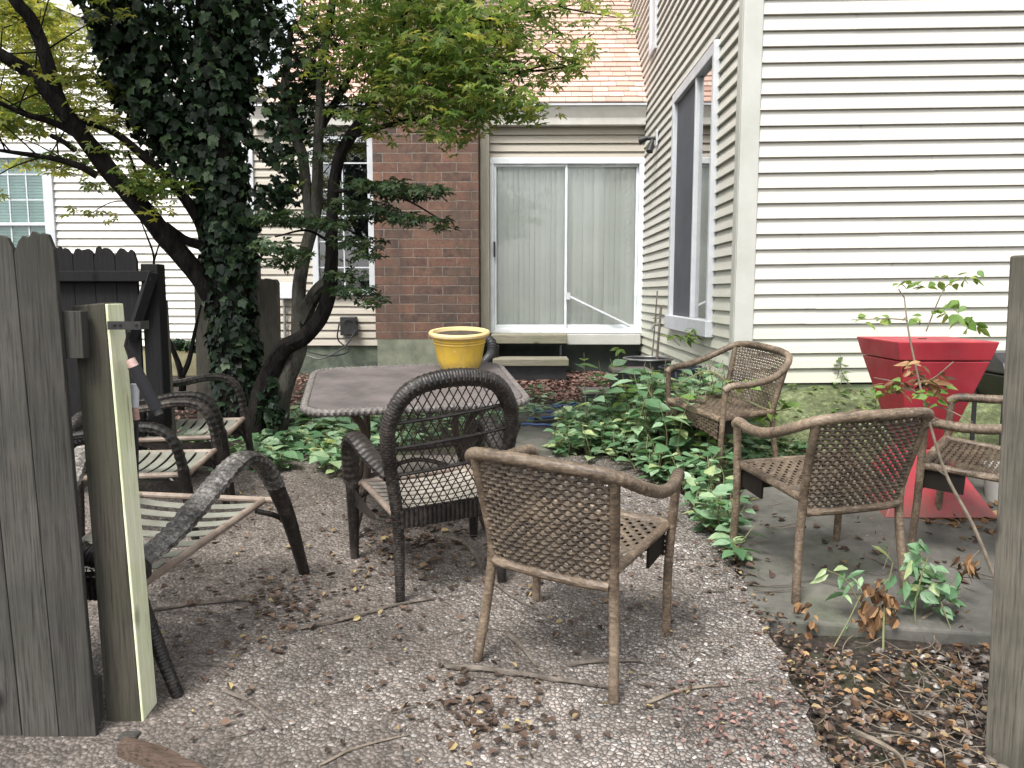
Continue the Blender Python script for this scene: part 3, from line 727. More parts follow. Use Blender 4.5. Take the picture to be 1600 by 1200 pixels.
a = Vector((r1.x+.15, YB-.16, r1.z+rs*.15)); b = Vector((-8, YB-.16, r1.z+rs*(-8-r1.x))); up = Vector((0, 0, .17))
m = MB().hexa([a, a+Vector((0, 8, 0)), b+Vector((0, 8, 0)), b, a+up, a+up+Vector((0, 8, 0)), b+up+Vector((0, 8, 0)), b+up]); obj('roof', m, MAT['gutter'], nh, smooth=False)
window(nh, fwx0, fwx1, fwz0, fwz1, YB-.02, .12, 5, 6, 'glass', blind='blind2', midz=Z(350, YB))

# ------------------------------------------------------------------ fences, posts
def ragged_board(mb, bl, br, tr, tl, th, rag=.02, dog=.03):
    """board from four front corners, with a worn rounded top"""
    n = 8; top = []
    for i in range(n+1):
        t = i/n; p = tl.lerp(tr, t); e = min(t, 1-t)*2
        p = p - Vector((0, 0, dog*(1-min(1, e*2.2))**2)) + Vector((0, 0, random.uniform(-rag, rag)*.5)); top.append(p)
    poly = [bl, br]+top[::-1]
    mb.prism(poly, (0, th, 0)); return mb
YF = 2.38
fence = thing('board_fence', 'weathered grey board fence with worn rounded tops, nearest the camera at left', 'fence', (P(120, 1185, YF).x, YF, gz(0, YF)))
lines = [((82, 366), (157, 1195)), ((18, 366), (99, 1195)), ((-47, 362), (42, 1195)), ((-112, 364), (-15, 1195)), ((-178, 360), (-72, 1195)), ((-243, 360), (-130, 1195))]
for (t0, b0), (t1, b1) in zip(lines, lines[1:]):
    dy = random.uniform(0, .004)
    bl, br, tr, tl = P(b1[0]+1.2, 1230, YF+dy), P(b0[0], 1230, YF+dy), P(t0[0], t0[1], YF+dy), P(t1[0]+1.2, t1[1], YF+dy)
    obj('board', ragged_board(MB(), bl, br, tr, tl, .02, .022, .05), MAT['fence_grey'], fence, smooth=False, bevel=.003)
for (ya, yb) in ((486, 560), (1060, 1130)):
    a = P(-260, ya, YF+.03); b = P(127 if ya < 900 else 150, ya, YF+.03); c = P(0, yb, YF+.03)
    m = MB().box((a.x, YF+.026, c.z), (b.x, YF+.066, a.z)); obj('rail', m, MAT['fence_grey'], fence, smooth=False, bevel=.002)
YP = 2.46
post = thing('gate_post', 'square timber gate post with pale yellow-green side face and metal bracket', 'post', (P(223, 1150, YP).x-.05, YP+.05, gz(0, YP)))
bt = P(223, 1150, YP); tp = P(163, 473, YP); bl = P(169, 1150, YP); tl = P(113, 478, YP)
bt.z -= .05; bl.z -= .05; d = Vector((0, .10, 0))
m = MB().hexa([bl, bt, bt+d, bl+d, tl, tp, tp+d, tl+d])
MAT['post_face'] = wood('post_dark_face', (.065, .058, .046), (.022, .021, .018), dirt=(.05, .052, .034), bump=.8)
po = obj('timber', m, MAT['post_face'], post, smooth=False, bevel=.004)
MAT['post_side'] = wood('post_fresh_lit_face', (.78, .78, .58), (.62, .64, .42), dirt=(.62, .68, .36), bump=.4)  # fresh pale wood, with the light on this side put into the colour
e = Vector((.004, .002, 0)); s0, s1 = bt, tp
m = MB().hexa([s0+e*.25, s0+e*2, s0+d*.97+e*2, s0+d*.97+e*.25, s1+e*.25-Vector((0, 0, .004)), s1+e*2-Vector((0, 0, .004)), s1+d*.97+e*2-Vector((0, 0, .004)), s1+d*.97+e*.25-Vector((0, 0, .004))])
obj('lit_side_face', m, MAT['post_side'], post, smooth=False, bevel=.002, label='pale yellow-green fresh timber face with its light put into the colour')
k0 = P(169, 515, YP-.004); k1 = P(220, 502, YP-.004)
m = MB().box((k0.x, YP-.008, k0.z), (k1.x, YP-.003, k1.z)).box((k1.x-.004, YP-.003, k0.z), (k1.x, YP+.05, k1.z))
for px in (178, 187, 212): q = P(px, 508, YP-.01); m.lathe([(.001, 0), (.005, 0), (.005, .003), (.001, .003)], 8, (q.x, q.y, q.z))
obj('bracket', m, MAT['dark_metal'], post, smooth=False)
rp0, rp1 = P(1578, 397, 2.3)+Vector((.052, 0, 0)), P(1537, 1200, 2.3)+Vector((.052, 0, 0))
rpost = thing('gate_post', 'grey-brown square gate post cut by the right edge of the photo', 'post', (rp1.x+.05, 2.35, gz(0, 2.3)))
d = Vector((0, .09, 0)); wv = Vector((.10, 0, 0)); rp1 = rp1+(rp1-rp0)*.06
m = MB().hexa([rp1+d, rp1+Vector((.045, 0, 0)), rp1+wv+Vector((.045, .0, 0)), rp1+wv+d, rp0+d, rp0+Vector((.045, 0, 0)), rp0+wv+Vector((.045, 0, 0)), rp0+wv+d])
obj('timber', m, MAT['fence_tan'], rpost, smooth=False, bevel=.006)
o0, o1 = Vector((.068, -.012, 0)), Vector((.25, -.012, 0)); e = Vector((0, .02, 0)); tz = Vector((0, 0, .012))
m = MB().hexa([rp1+o0, rp1+o1, rp1+o1+e*.5, rp1+o0+e*.5, rp0+o0-tz, rp0+o1-tz, rp0+o1+e*.5-tz, rp0+o0+e*.5-tz])
obj('dark_board', m, MAT['post_face'], rpost, smooth=False, bevel=.002)
# dark panel further back
YD = 4.5
pan = thing('dark_fence', 'dark stained fence panel with scalloped board tops below the gable house', 'fence', (P(150, 700, YD).x, YD, gz(0, YD)))
xs_ = [80-38*i for i in range(-4, 4)]
xs_ = [212, 178, 145, 112, 80, 48, 15, -18, -50]
for a, b in zip(xs_, xs_[1:]):
    tl, tr = P(b+1, 388, YD), P(a, 388 if a < 200 else 392, YD); bl, br = P(b+1, 750, YD), P(a, 750, YD); bl.x, br.x = tl.x, tr.x
    obj('board', ragged_board(MB(), bl, br, tr, tl, .022, .03, .045), MAT['fence_dark'], pan, smooth=False)
a, b = P(-50, 423, YD-.05), P(236, 440, YD-.05); obj('rail', MB().box((a.x, YD-.045, b.z), (b.x, YD-.002, a.z)), MAT['fence_dark'], pan, smooth=False, bevel=.005)
a, b = P(216, 412, YD), P(243, 760, YD); obj('post', MB().box((a.x, YD+.02, .05), (P(243, 412, YD).x, YD+.12, a.z)), MAT['fence_dark'], pan, smooth=False, bevel=.006)
p0, p1 = P(205, 530, YD-.02), P(238, 425, YD-.02); obj('brace', MB().tube([p0, p1], .035, 4), MAT['fence_dark'], pan, smooth=False)
p0, p1 = P(247, 470, YD+.1), P(262, 700, YD+.1); obj('edge_board', MB().prism([p1, p1+Vector((.03, 0, 0)), p0+Vector((.03, 0, 0)), p0], (0, .06, 0)), MAT['fence_tan'], pan, smooth=False)
back = [(302, 336, 404, 610, 6.3, 'grey fence post standing left of the ivy-covered trunk'), (404, 432, 434, 640, 6.45, 'pale grey fence post just right of the ivy-covered trunk'), (378, 402, 400, 640, 6.6, 'grey fence post mostly hidden behind the ivy-covered trunk')]
for a, b, t, bo, Y, lab in back:
    tl, tr = P(a, t, Y), P(b, t+3, Y); bl, br = P(a+4, bo, Y), P(b+4, bo, Y); bl.z = br.z = gz(0, Y)-.05
    o = obj('fence_post', ragged_board(MB(), bl, br, tr, tl, .09, .02, .02), MAT['fence_tan'], loc=(bl.x, Y, gz(0, Y)), smooth=False, bevel=.005); tag(o, lab, 'post', 'grey fence posts behind the trees')
# pneumatic gate closer
gc = thing('gate_closer', 'dark grey pneumatic gate closer tube hanging from the gate post bracket', 'gate closer', P(205, 520, YP+.03))
YG = YP+.04
a, b = P(209, 572, YG), P(244, 638, YG+.03); obj('cylinder', MB().tube([a, b], .019, 16), MAT['tube_grey'], gc)
obj('end_cap', MB().tube([P(203, 562, YG), P(210, 574, YG)], .016, 14), MAT['tube_pink'], gc)
obj('rod', MB().tube([P(201, 518, YG-.02), P(196, 540, YG-.01), P(205, 566, YG)], .005, 8), MAT['dark_metal'], gc)
obj('tip', MB().tube([b, P(249, 648, YG+.03)], .013, 12), MAT['black_plastic'], gc)
wt = thing('plastic_tube', 'short white and terracotta plastic tube standing just behind the gate post', 'tube', P(211, 690, YP+.14))
obj('tube', MB().tube([P(210, 636, YP+.14), P(211, 600, YP+.14)], .014, 14), MAT['trim'], wt)
obj('lower_sleeve', MB().tube([P(213, 656, YP+.14), P(210, 636, YP+.14)], .012, 14), MAT['tube_pink'], wt)
obj('stake', MB().tube([P(214, 900, YP+.14), P(213, 656, YP+.14)], .007, 10), MAT['dark_metal'], wt)
# rotten timber and stub at the foot of the gate
a, b = G(196, 1172), G(340, 1225); m = MB()
ax = (b-a).normalized(); sidev = ax.cross(Vector((0, 0, 1))).normalized()
pts = resample([a+Vector((0, 0, .01)), b+Vector((0, 0, -.02))], .02)
m.tube(pts, [.035, .045, .04, .042, .036], 14, mod=lambda g, s: 1+.22*math.sin(3*g+s*4)+.12*math.sin(7*g-s*9)+.08*math.sin(11*g+23*s))
tag(obj('rotten_timber', m, MAT['rot'], loc=tuple(a), auto=25), 'rotten brown length of timber on the ground by the gate post foot', 'timber')
a = G(170, 1195); a.y = 2.36
m = MB().box((a.x-.03, a.y, a.z-.1), (a.x+.03, a.y+.045, P(170, 1152, 2.36).z)); tag(obj('wooden_stub', m, MAT['fence_grey'], smooth=False, bevel=.008, loc=tuple(a)), 'short grey wooden stub between the board fence and the gate post', 'stub')

# ------------------------------------------------------------------ tan woven chair
def weave(mb, S, rows, holes, wfrac=.90, nrm_amp=.003, vw=.45):
    """woven panel on surface S(u,v): bands along u with staggered open notches, strips along v"""
    def N(u, v):
        e = .004; a = S(u+e, v)-S(u-e, v); b = S(u, v+e)-S(u, v-e); return a.cross(b).normalized()
    ns = holes*4
    for k in range(rows):
        v0 = (k+.5)/rows; h = .5/rows*wfrac; base = len(mb.v)
        for i in range(ns+1):
            u = i/ns; ph = 2*math.pi*u*holes + (math.pi if k % 2 else 0)
            hh = h*(1 - .5*max(0, math.cos(ph))**2) if True else h
            off = nrm_amp*math.sin(2*math.pi*u*holes+(math.pi if k % 2 else 0)+math.pi/2)
            n = N(u, v0)
            p0 = S(u, v0-hh)+n*(off-.002); p1 = S(u, v0)+n*(off+.003); p2 = S(u, v0+hh)+n*(off-.002); pb = S(u, v0)+n*(off-.004)
            mb.v += [tuple(p0), tuple(p1), tuple(p2), tuple(pb)]
        for i in range(ns):
            o = base+4*i
            for a, b in ((0, 1), (1, 2), (2, 3), (3, 0)): mb.f.append((o+a, o+4+a, o+4+b, o+b))
    nvs = holes*2; nseg = rows
    for c in range(nvs+1):
        u0 = (c+.5)/nvs - .5/nvs + .25/holes if False else (c+.5)/nvs
        if u0 > 1: continue
        hw = .5/nvs*vw; base = len(mb.v)
        for j in range(nseg+1):
            v = j/nseg; n = N(u0, min(.999, v))
            mb.v += [tuple(S(u0-hw, v)-n*.001), tuple(S(u0+hw, v)-n*.001)]
        for j in range(nseg):
            o = base+2*j; mb.f.append((o, o+1, o+3, o+2))
def wrap(pitch, amp): return lambda g, s: 1+amp*abs(math.sin(math.pi*s/pitch))**.6 - amp*.5 + .02*math.sin(3*g+s*40)
def make_tan_chair(label):
    t = thing('woven_chair', label, 'chair', (0, 0, 0), group='tan woven armchairs on the patio')
    m = MB()
    H = [(0, -.315, .785), (.14, -.308, .782), (.245, -.275, .765), (.305, -.19, .715), (.33, -.08, .67), (.322, .06, .645), (.297, .2, .638), (.285, .25, .612)]
    full = [(-x, y, z) for x, y, z in H[::-1]] + H[1:]
    m.tube(resample(spl(full, 10), .008), .0205, 12, mod=wrap(.028, .14)); obj('arm_rail', m, MAT['wicker_tan_rail'], t, local=True)
    for sx in (-1, 1):
        obj('leg', MB().tube(resample(spl([(sx*.27, .235, 0), (sx*.268, .232, .3), (sx*.285, .235, .62)], 10), .01), .0165, 12, mod=wrap(.045, .05)), MAT['wicker_tan_rail'], t, local=True)
        obj('leg', MB().tube(resample(spl([(sx*.255, -.255, 0), (sx*.235, -.215, .22), (sx*.222, -.2, .42), (sx*.234, -.235, .6), (sx*.245, -.275, .765)], 8), .01), .017, 12, mod=wrap(.045, .05)), MAT['wicker_tan_rail'], t, local=True)
    def SB(u, v):
        a = 2*u-1; return Vector((a*(.210+.022*v+.008*v*v), -.205-.068*v-.045*(1-a*a)*(.35+.65*v), .375+.395*v))
    m = MB(); weave(m, SB, 22, 12, .93, .004, .42); obj('backrest', m, MAT['wicker_tan'], t, local=True)
    m = MB().tube(resample([SB(i/16, 0)+Vector((0, 0, -.006)) for i in range(17)], .01), .017, 10, mod=wrap(.03, .06)); obj('back_rail', m, MAT['wicker_tan_rail'], t, local=True)
    def SS(u, v):
        a = 2*u-1; return Vector((a*(.222+.03*v), -.2+.43*v, .428-.012*(1-a*a)*math.sin(math.pi*v)+.008*v))
    m = MB(); weave(m, SS, 17, 11, .86); obj('seat', m, MAT['wicker_tan'], t, local=True)
    m = MB()
    for sx in (-1, 1): m.tube(resample([Vector((sx*.225, -.2, .425)), Vector((sx*.257, .23, .432))], .01), .0165, 10, mod=wrap(.03, .06))
    m.tube(resample([Vector((-.257, .236, .43)), Vector((.257, .236, .43))], .01), .019, 10, mod=wrap(.03, .06)); obj('seat_frame', m, MAT['wicker_tan_rail'], t, local=True)
    def SA(u, v):
        a = 2*u-1; return Vector((a*.25, .243, .30+.115*v+.03*a*a*(1-v)*-1+.03))
    m = MB(); weave(m, SA, 7, 11, .95); ap = obj('apron', m, MAT['wicker_tan'], t, local=True)
    m = MB().box((-.25, .222, .315), (.25, .23, .425))
    for sx in (-1, 1): m.box((sx*.246-.005, .06, .33), (sx*.246+.005, .222, .42))
    obj('apron_board', m, MAT['apron_dark'], ap, local=True, smooth=False)
    return t
def put(o, x, y, yaw, s=1.): o.location = (x, y, gz(x, y)+.002); o.rotation_euler = onslope(yaw); o.scale = (s, s, s)
c1 = make_tan_chair('tan woven armchair nearest the camera, back turned, alone in front of the dark wicker chair')
put(c1, .201, 2.934, R(-27.9), 1.056)
def cp(x, y, yaw, s, label):
    c = dup(c1, (0, 0, 0), (0, 0, 0), label); put(c, x, y, yaw, s); return c
c2 = cp(1.35, 3.579, R(14), 1.05, 'tan woven armchair on the concrete slab, back turned, in front of the red pedestal planter')
c3 = cp(1.257, 4.98, R(115.4), .975, 'tan woven armchair among green weeds by the house corner, seen from its front')
c4 = cp(2.225, 3.796, R(52), 1.055, 'tan woven armchair in front of the red planter base, partly hidden by the right post')

# ------------------------------------------------------------------ dark wicker armchairs
def braid(k, amp, n=4): return lambda g, s: 1+amp*math.sin(n*g+s*k)*math.sin(n*g-s*k)
def make_wicker(label, name, wr, wf, dep, bh, sz, arm, strap, armmat, dark, group, armr=.033, armback=.56, nslat=8, splay=0., apron=1.):
    t = thing(name, label, 'chair', (0, 0, 0), group=group); yb, yf = -dep/2, dep/2
    zs = sz
    # back frame: rear legs and arch in one wrapped hoop
    wt_ = wr+.035
    hoop = [(-wr-splay, yb-splay*.3, 0), (-wr+.005, yb+.015, zs), (-wt_, yb-.033*(bh-zs), zs+(bh-zs)*.55), (-wt_+.02, yb-.067*(bh-zs), bh-.13 if bh > .8 else zs+(bh-zs)*.75), (-wt_*.62, yb-.092*(bh-zs), bh-.03), (0, yb-.1*(bh-zs), bh)]
    hoop = hoop+[(-x, y, z) for x, y, z in hoop[::-1][1:]]
    hp = resample(spl(hoop, 10), .004)
    m = MB().tube(hp, [.019, .022, .025, .028, .033, .036, .033, .028, .025, .022, .019], 16, mod=lambda g, s: 1+.085*abs(math.sin(s/.012*math.pi))+.05*math.cos(6*g+(2.1 if int(s/.012) % 2 else 0)))
    obj('back_frame', m, MAT[dark], t, local=True)
    # lattice inside the hoop
    def halfw(z):
        best = None
        for a, b in zip(hp, hp[1:]):
            if a.x <= 0 and min(a.z, b.z) <= z <= max(a.z, b.z) and b.z >= a.z: return -(a.x+b.x)/2-.02
        return 0
    def yz(z): return yb+.01-.05*sstep(zs, bh, z)
    m = MB(); z0 = zs+.03; sl_ = 1.8; step = .037; x = -1.6
    while x < 1.6:
        for sg in (-1, 1):
            run = []
            for k in range(41):
                z = z0+(bh-.04-z0)*k/40; xx = sg*(x+(z-z0)/sl_*1.0)
                if abs(xx) < halfw(z): run.append((xx, yz(z)+.003*sg-.02*(1-(xx/max(.05, wt_))**2), z))
                elif run:
                    if len(run) > 1: m.tube(run, .0027, 4, cap=False)
                    run = []
            if len(run) > 1: m.tube(run, .0027, 4, cap=False)
        x += step
    obj('lattice', m, MAT[dark], t, local=True)
    m = MB()
    for fz in ((.36, .56, .74) if bh > .8 else (.5,)):
        z = zs+(bh-zs)*fz; h = halfw(z)
        m.tube([Vector((h*u, yz(z)-.02*(1-u*u)-.004, z+.015*u)) for u in np.linspace(-1, 1, 13)], .0085, 8)
    obj('cross_bar', m, MAT[dark], t, local=True)
    m = MB(); h = wr-.01
    m.grid(lambda u, v: Vector((h*(2*u-1), yb-.006*abs(math.sin(u*70))-.012, zs-.035+.08*v)), 140, 4); m.box((-h, yb-.008, zs-.035), (h, yb+.01, zs+.045)); obj('back_apron', m, MAT[dark], t, local=True)
    # seat: rails and straps
    m = MB()
    for sx in (-1, 1): m.tube([(sx*(wr-.01), yb+.02, zs), (sx*(wf-.12 if dep > .8 else wf-.05), yf-.01, zs+.01)], .0155, 10)
    m.tube([(-wf, yf-.01, zs+.01), (wf, yf-.01, zs+.01)], .0145, 10); obj('seat_rail', m, MAT['rail_pale'], t, local=True)
    m = MB(); n = nslat
    for k in range(n):
        a = yb+.04+(dep-.06)*(k/n); b = a+(dep-.06)/n*(.56 if dep > .8 else .74); w0 = wr-.02+((wf-.12 if dep > .8 else wf-.05)-wr+.02)*(k/n)
        m.grid(lambda u, v: Vector((w0*(2*u-1)*1.04, a+(b-a)*v, zs+.019-.02*(1-(2*u-1)**2))), 10, 1)
        m.grid(lambda u, v: Vector((w0*(2*u-1)*1.04, a+(b-a)*v, zs+.016-.02*(1-(2*u-1)**2))), 10, 1)
    obj('straps', m, MAT[strap], t, local=True, smooth=True)
    # front legs and arms
    for sx in (-1, 1):
        path = [(sx*wf, yf+.02, 0), (sx*(wf+.0), yf+.0, zs*.9), (sx*(wf+.01), yf-.03, arm-.09), (sx*(wf+.01), yf-.10, arm-.01), (sx*(wf+.005), yf-.2-(dep-.5)*.3, arm), (sx*(wf-.015), yb+.18+(dep-.5)*.3, (arm+armback)/2), (sx*(wr+.02), yb+.0, armback)]
        if dep > .8: path = [(sx*(wf+.02), yf+.05, 0), (sx*wf, yf-.04, .3), (sx*(wf-.025), yf-.12, .5), (sx*(wf-.045), yf-.18, .6), (sx*(wf-.065), yf-.27, .65), (sx*(wf-.085), yf-.36, .64), (sx*(wf-.12), yf-.5, .575), (sx*(wr+.07), yb+.14, .51), (sx*(wr+.0), yb, .45)]
        q = resample(spl(path, 8), .006); k = int(len(q)*.36)
        m = MB().tube(q[:k+1], [armr*.62, armr*.8, armr*.95], 14, mod=lambda g, s: 1+.07*math.sin(s/.006*math.pi)*math.cos(2*g)); lg = obj('leg', m, MAT[dark], t, local=True)
        m = MB().tube(q[k:], [armr*.95, armr*1.0, armr, armr*.85], 18, flat=((1, 0, 0), 1.2, .75), mod=braid(95, .12, 5)); obj('armrest', m, MAT[armmat], t, local=True)
        iw = .12 if dep > .8 else .05
        m = MB().tube(spl([(sx*wf, yf-.0, zs-.16), (sx*(wf-iw*.3), yf-.04, zs-.06), (sx*(wf-iw), yf-.10, zs-.005)], 6), .012, 8)
        if apron == 1: m.grid(lambda u, v: Vector((sx*(wf-.002), yf-.02-(dep-.1)*u*apron, zs-.005-.08*v*(1-u)**.7-.012*v)), 12, 2)
        obj('side_apron', m, MAT[dark], t, local=True)
    return t
GW = 'dark wicker armchairs around the patio table'
k1 = make_wicker('dark wicker high-back armchair with open diamond lattice, pulled up to the patio table', 'wicker_chair', .235, .305, .5, .965, .37, .64, 'sling', 'wicker_dark', 'wicker_dark', GW)
put(k1, -.405, 3.58, R(25))
def wcp(x, y, yaw, label):
    c = dup(k1, (0, 0, 0), (0, 0, 0), label); put(c, x, y, yaw); return c
k3 = make_wicker('low dark wicker armchair facing right beside the trees, its arched arms seen end on', 'wicker_chair', .21, .235, .56, .58, .33, .60, 'strap', 'wicker_dark', 'wicker_dark', GW, .03, .55)
put(k3, -1.99, 4.72, R(-86))
k4 = dup(k3, (0, 0, 0), (0, 0, 0), 'low dark wicker armchair facing right, just beyond the big woven lounge chair'); put(k4, -1.93, 4.08, R(-88))
k2 = make_wicker('big weathered wicker lounge chair with olive straps, half hidden behind the gate post', 'lounge_chair', .20, .41, .86, .50, .36, .67, 'strap', 'wicker_grey', 'wicker_dark', None, .039, .45, 8, .14, .3)
put(k2, -1.47, 3.10, R(-6))

# ------------------------------------------------------------------ patio table with yellow pot
TB = (-.575, 4.28); ta = R(11)
tbl = thing('patio_table', 'square grey-brown patio table with rope edge and curved brown legs', 'table', (TB[0], TB[1], gz(*TB)), onslope(ta))
def rrect(hx, hy, r, n=8):
    o = []
    for cx_, cy_, a0 in ((hx-r, hy-r, 0), (-hx+r, hy-r, 90), (-hx+r, -hy+r, 180), (hx-r, -hy+r, 270)):
        for i in range(n+1): a = R(a0+90*i/n); o.append((cx_+r*math.cos(a), cy_+r*math.sin(a)))
    return o
hx_, hy_ = .535, .49; zt0 = .72
m = MB().prism([Vector((x, y, zt0-.022)) for x, y in rrect(hx_-.02, hy_-.02, .12)], (0, 0, .022)); obj('table_top', m, MAT['table'], tbl, local=True, smooth=False)
ring = [Vector((x, y, zt0-.014)) for x, y in rrect(hx_, hy_, .13, 10)]; ring.append(ring[0])
m = MB().tube(resample(ring, .006), .019, 10, mod=lambda g, s: 1+.16*math.sin(2*g+s*230)); obj('rim', m, MAT['table_rim'], tbl, local=True)
for sx in (-1, 1):
    for sy in (-1, 1):
        p = spl([(sx*.30, sy*.27, zt0-.03), (sx*.18, sy*.17, zt0-.06), (sx*.14, sy*.15, .45), (sx*.2, sy*.2, .2), (sx*.33, sy*.30, 0)], 10)
        p = spl([(sx*.44, sy*.38, zt0-.035), (sx*.32, sy*.30, zt0-.07), (sx*.255, sy*.25, zt0-.2), (sx*.26, sy*.25, .3), (sx*.34, sy*.32, 0)], 10)
        obj('leg', MB().tube(p, .019, 10), MAT['brown_metal'], tbl, local=True)
m = MB().tube(spl([(-.26, -.25, .3), (0, -.1, .33), (.26, -.25, .3)], 8), .012, 8).tube(spl([(-.26, .25, .3), (0, .1, .33), (.26, .25, .3)], 8), .012, 8); obj('stretcher', m, MAT['brown_metal'], tbl, local=True)
tblM = Matrix.Translation(tbl.location) @ onslope(ta).to_matrix().to_4x4()
pt = tblM @ Vector((.29, .34, zt0+.002))
pot = thing('flower_pot', 'large yellow glazed flower pot with faded rim standing on the patio table', 'pot', pt, onslope(0))
sc = .172
prof = [(.001, .0), (.60, 0), (.66, .04), (.75, .3), (.84, .75), (.85, .78), (.87, .80), (.85, .83), (.86, .86), (.885, .88), (.865, .91), (.875, .94), (.90, .965), (.89, 1.0)]
obj('body', MB().lathe([(r*sc, z*sc*1.12) for r, z in prof], 56), MAT['yellow'], pot, local=True)
rim = [(.84, 1.0), (.97, 1.0), (1.01, 1.03), (1.02, 1.09), (.99, 1.13), (.93, 1.14), (.88, 1.12), (.86, 1.05), (.84, 1.0)]
obj('rim', MB().lathe([(r*sc, z*sc*1.12) for r, z in rim], 56), MAT['yellow_rim'], pot, local=True)
obj('soil', MB().lathe([(.001*sc, 1.0*sc*1.12), (.86*sc, 1.0*sc*1.12), (.85*sc, 1.03*sc*1.12), (.001, 1.04*sc*1.12)], 40), MAT['soil'], pot, local=True)

# ------------------------------------------------------------------ red pedestal planter, grill, bucket
q = (2.21, 4.42)
red = thing('pedestal_planter', 'tall red hourglass pedestal planter with square lid by the white wall', 'planter', (q[0], q[1], gz(*q)))
zt0_ = P(1460, 534, 4.17).z - red.location.z
def frustum(mb, a, za, b, zb_): mb.hexa([Vector((sx*a*s, sy*a, za)) for sx, sy, s in ((-1, -1, 1), (1, -1, 1), (1, 1, 1), (-1, 1, 1))]+[Vector((sx*b, sy*b, zb_)) for sx, sy in ((-1, -1), (1, -1), (1, 1), (-1, 1))]); return mb
waist = .33
obj('base', frustum(MB(), .295, 0, .10, waist), MAT['red'], red, local=True, smooth=False, bevel=.006)
obj('tapered_body', frustum(MB(), .098, waist+.002, .235, zt0_-.105), MAT['red'], red, local=True, smooth=False, bevel=.006)
lid = obj('lid', frustum(MB(), .238, zt0_-.10, .262, zt0_), MAT['red'], red, local=True, smooth=False, bevel=.006)
obj('lid_hole', MB().lathe([(.001, 0), (.022, 0), (.022, .003), (.001, .003)], 16, (.0, .02, zt0_)), MAT['dark'], lid, local=True)
gr = thing('barbecue_grill', 'black lidded barbecue grill behind the red planter at the right edge', 'grill', (2.98, 4.72, gz(2.98, 4.72)), None)
z0g = P(1545, 618, 4.6).z-gr.location.z; z1g = P(1545, 585, 4.6).z-gr.location.z; z2g = P(1545, 552, 4.6).z-gr.location.z
hx = .24
obj('firebox', MB().hexa([Vector((-.18, -.14, z0g-.05)), Vector((.3, -.14, z0g-.05)), Vector((.3, .2, z0g-.05)), Vector((-.18, .2, z0g-.05)), Vector((-.25, -.2, z1g)), Vector((.4, -.2, z1g)), Vector((.4, .25, z1g)), Vector((-.25, .25, z1g))]), MAT['black_plastic'], gr, local=True, smooth=False, bevel=.012)
lidp = [Vector((-.255, -.205, z1g+.004)), Vector((-.255, -.17, z1g+.07)), Vector((-.255, -.08, z2g)), Vector((-.255, .14, z2g)), Vector((-.255, .25, z1g+.004))]
gl = obj('lid', MB().prism(lidp, (.66, 0, 0)), MAT['black_plastic'], gr, local=True, smooth=False, bevel=.012)
obj('handle', MB().tube(spl([(-.12, -.2, z1g+.05), (-.12, -.25, z1g+.055), (.2, -.25, z1g+.055), (.2, -.2, z1g+.05)], 6), .009, 8), MAT['alu'], gl, local=True)
for sx in (-.2, .3):
    for sy in (-.12, .18): obj('leg', MB().tube([(sx, sy, 0), (sx, sy, z0g)], .014, 8), MAT['black_plastic'], gr, local=True)
bk = (2.72, 4.42)
b_ = thing('bucket', 'pale plastic bucket on the slab below the barbecue grill', 'bucket', (bk[0], bk[1], gz(*bk)))
obj('body', MB().lathe([(.001, 0), (.10, 0), (.125, .2), (.13, .22), (.12, .22), (.115, .2), (.09, .01), (.001, .01)], 30), MAT['bucket'], b_, local=True)
obj('wire_handle', MB().tube(spl([(-.13, 0, .21), (-.09, -.09, .16), (0, -.13, .13), (.09, -.09, .16), (.13, 0, .21)], 6), .003, 6), MAT['metal'], b_, local=True)

# ------------------------------------------------------------------ pots and blocks by the door
def pot_at(px, py, Y, r, h, mat, lab, cat='pot', name='plant_pot', rim=True):
    p = P(px, py, Y); z = gz(p.x, Y); t = thing(name, lab, cat, (p.x, Y, z-.02))
    obj('body', MB().lathe([(.001, 0), (r*.82, 0), (r*.97, h*.93), (r*.97, h*.94), (r*.9, h*.94), (r*.88, h*.8), (.001, h*.8)], 36), MAT[mat], t, local=True)
    ring = [Vector((r*math.cos(a), r*math.sin(a), h*.95)) for a in np.linspace(0, 2*math.pi, 41)]
    obj('rim', MB().tube(ring, r*.05, 8), MAT['metal' if rim else mat], t, local=True)
    obj('soil', MB().lathe([(.001, h*.80), (r*.87, h*.80), (r*.87, h*.83), (.001, h*.85)], 24), MAT['soil'], t, local=True); return t
MAT['blue_black'] = simple('dark_blue_pot', (.018, .024, .04), (.03, .034, .045), 5, .35, .05)
pot_at(1012, 580, 7.0, .21, .50, 'black_plastic', 'black plant pot with pale rim behind the black planter box near the door')
pot_at(1066, 600, 6.5, .19, .47, 'blue_black', 'dark blue plant pot under the tall side window', rim=False)
a = P(983, 640, 6.3); t = thing('planter_box', 'square black planter box with a pale board lid, in front of the black pot', 'planter', (a.x, 6.3, gz(a.x, 6.3)-.02))
hh = P(983, 577, 6.2).z-t.location.z
obj('box', MB().hexa([Vector(v) for v in ((-.13, -.12, 0), (.13, -.12, 0), (.13, .12, 0), (-.13, .12, 0), (-.15, -.14, hh-.03), (.15, -.14, hh-.03), (.15, .14, hh-.03), (-.15, .14, hh-.03))]), MAT['black_plastic'], t, local=True, smooth=False, bevel=.006)
MAT['paver'] = simple('grey_paver', (.23, .20, .185), (.15, .135, .12), 8, .9, .3, 50)
obj('board_lid', MB().box((-.15, -.15, hh-.026), (.15, .14, hh)), MAT['paver'], t, local=True, smooth=False, bevel=.005)
a = P(938, 618, 6.6); t = thing('paver_block', 'low pair of pinkish pavers on a dark block beside the planter box', 'paver', (a.x, 6.6, gz(a.x, 6.6)-.02))
hh = max(.05, P(938, 608, 6.6).z-t.location.z)
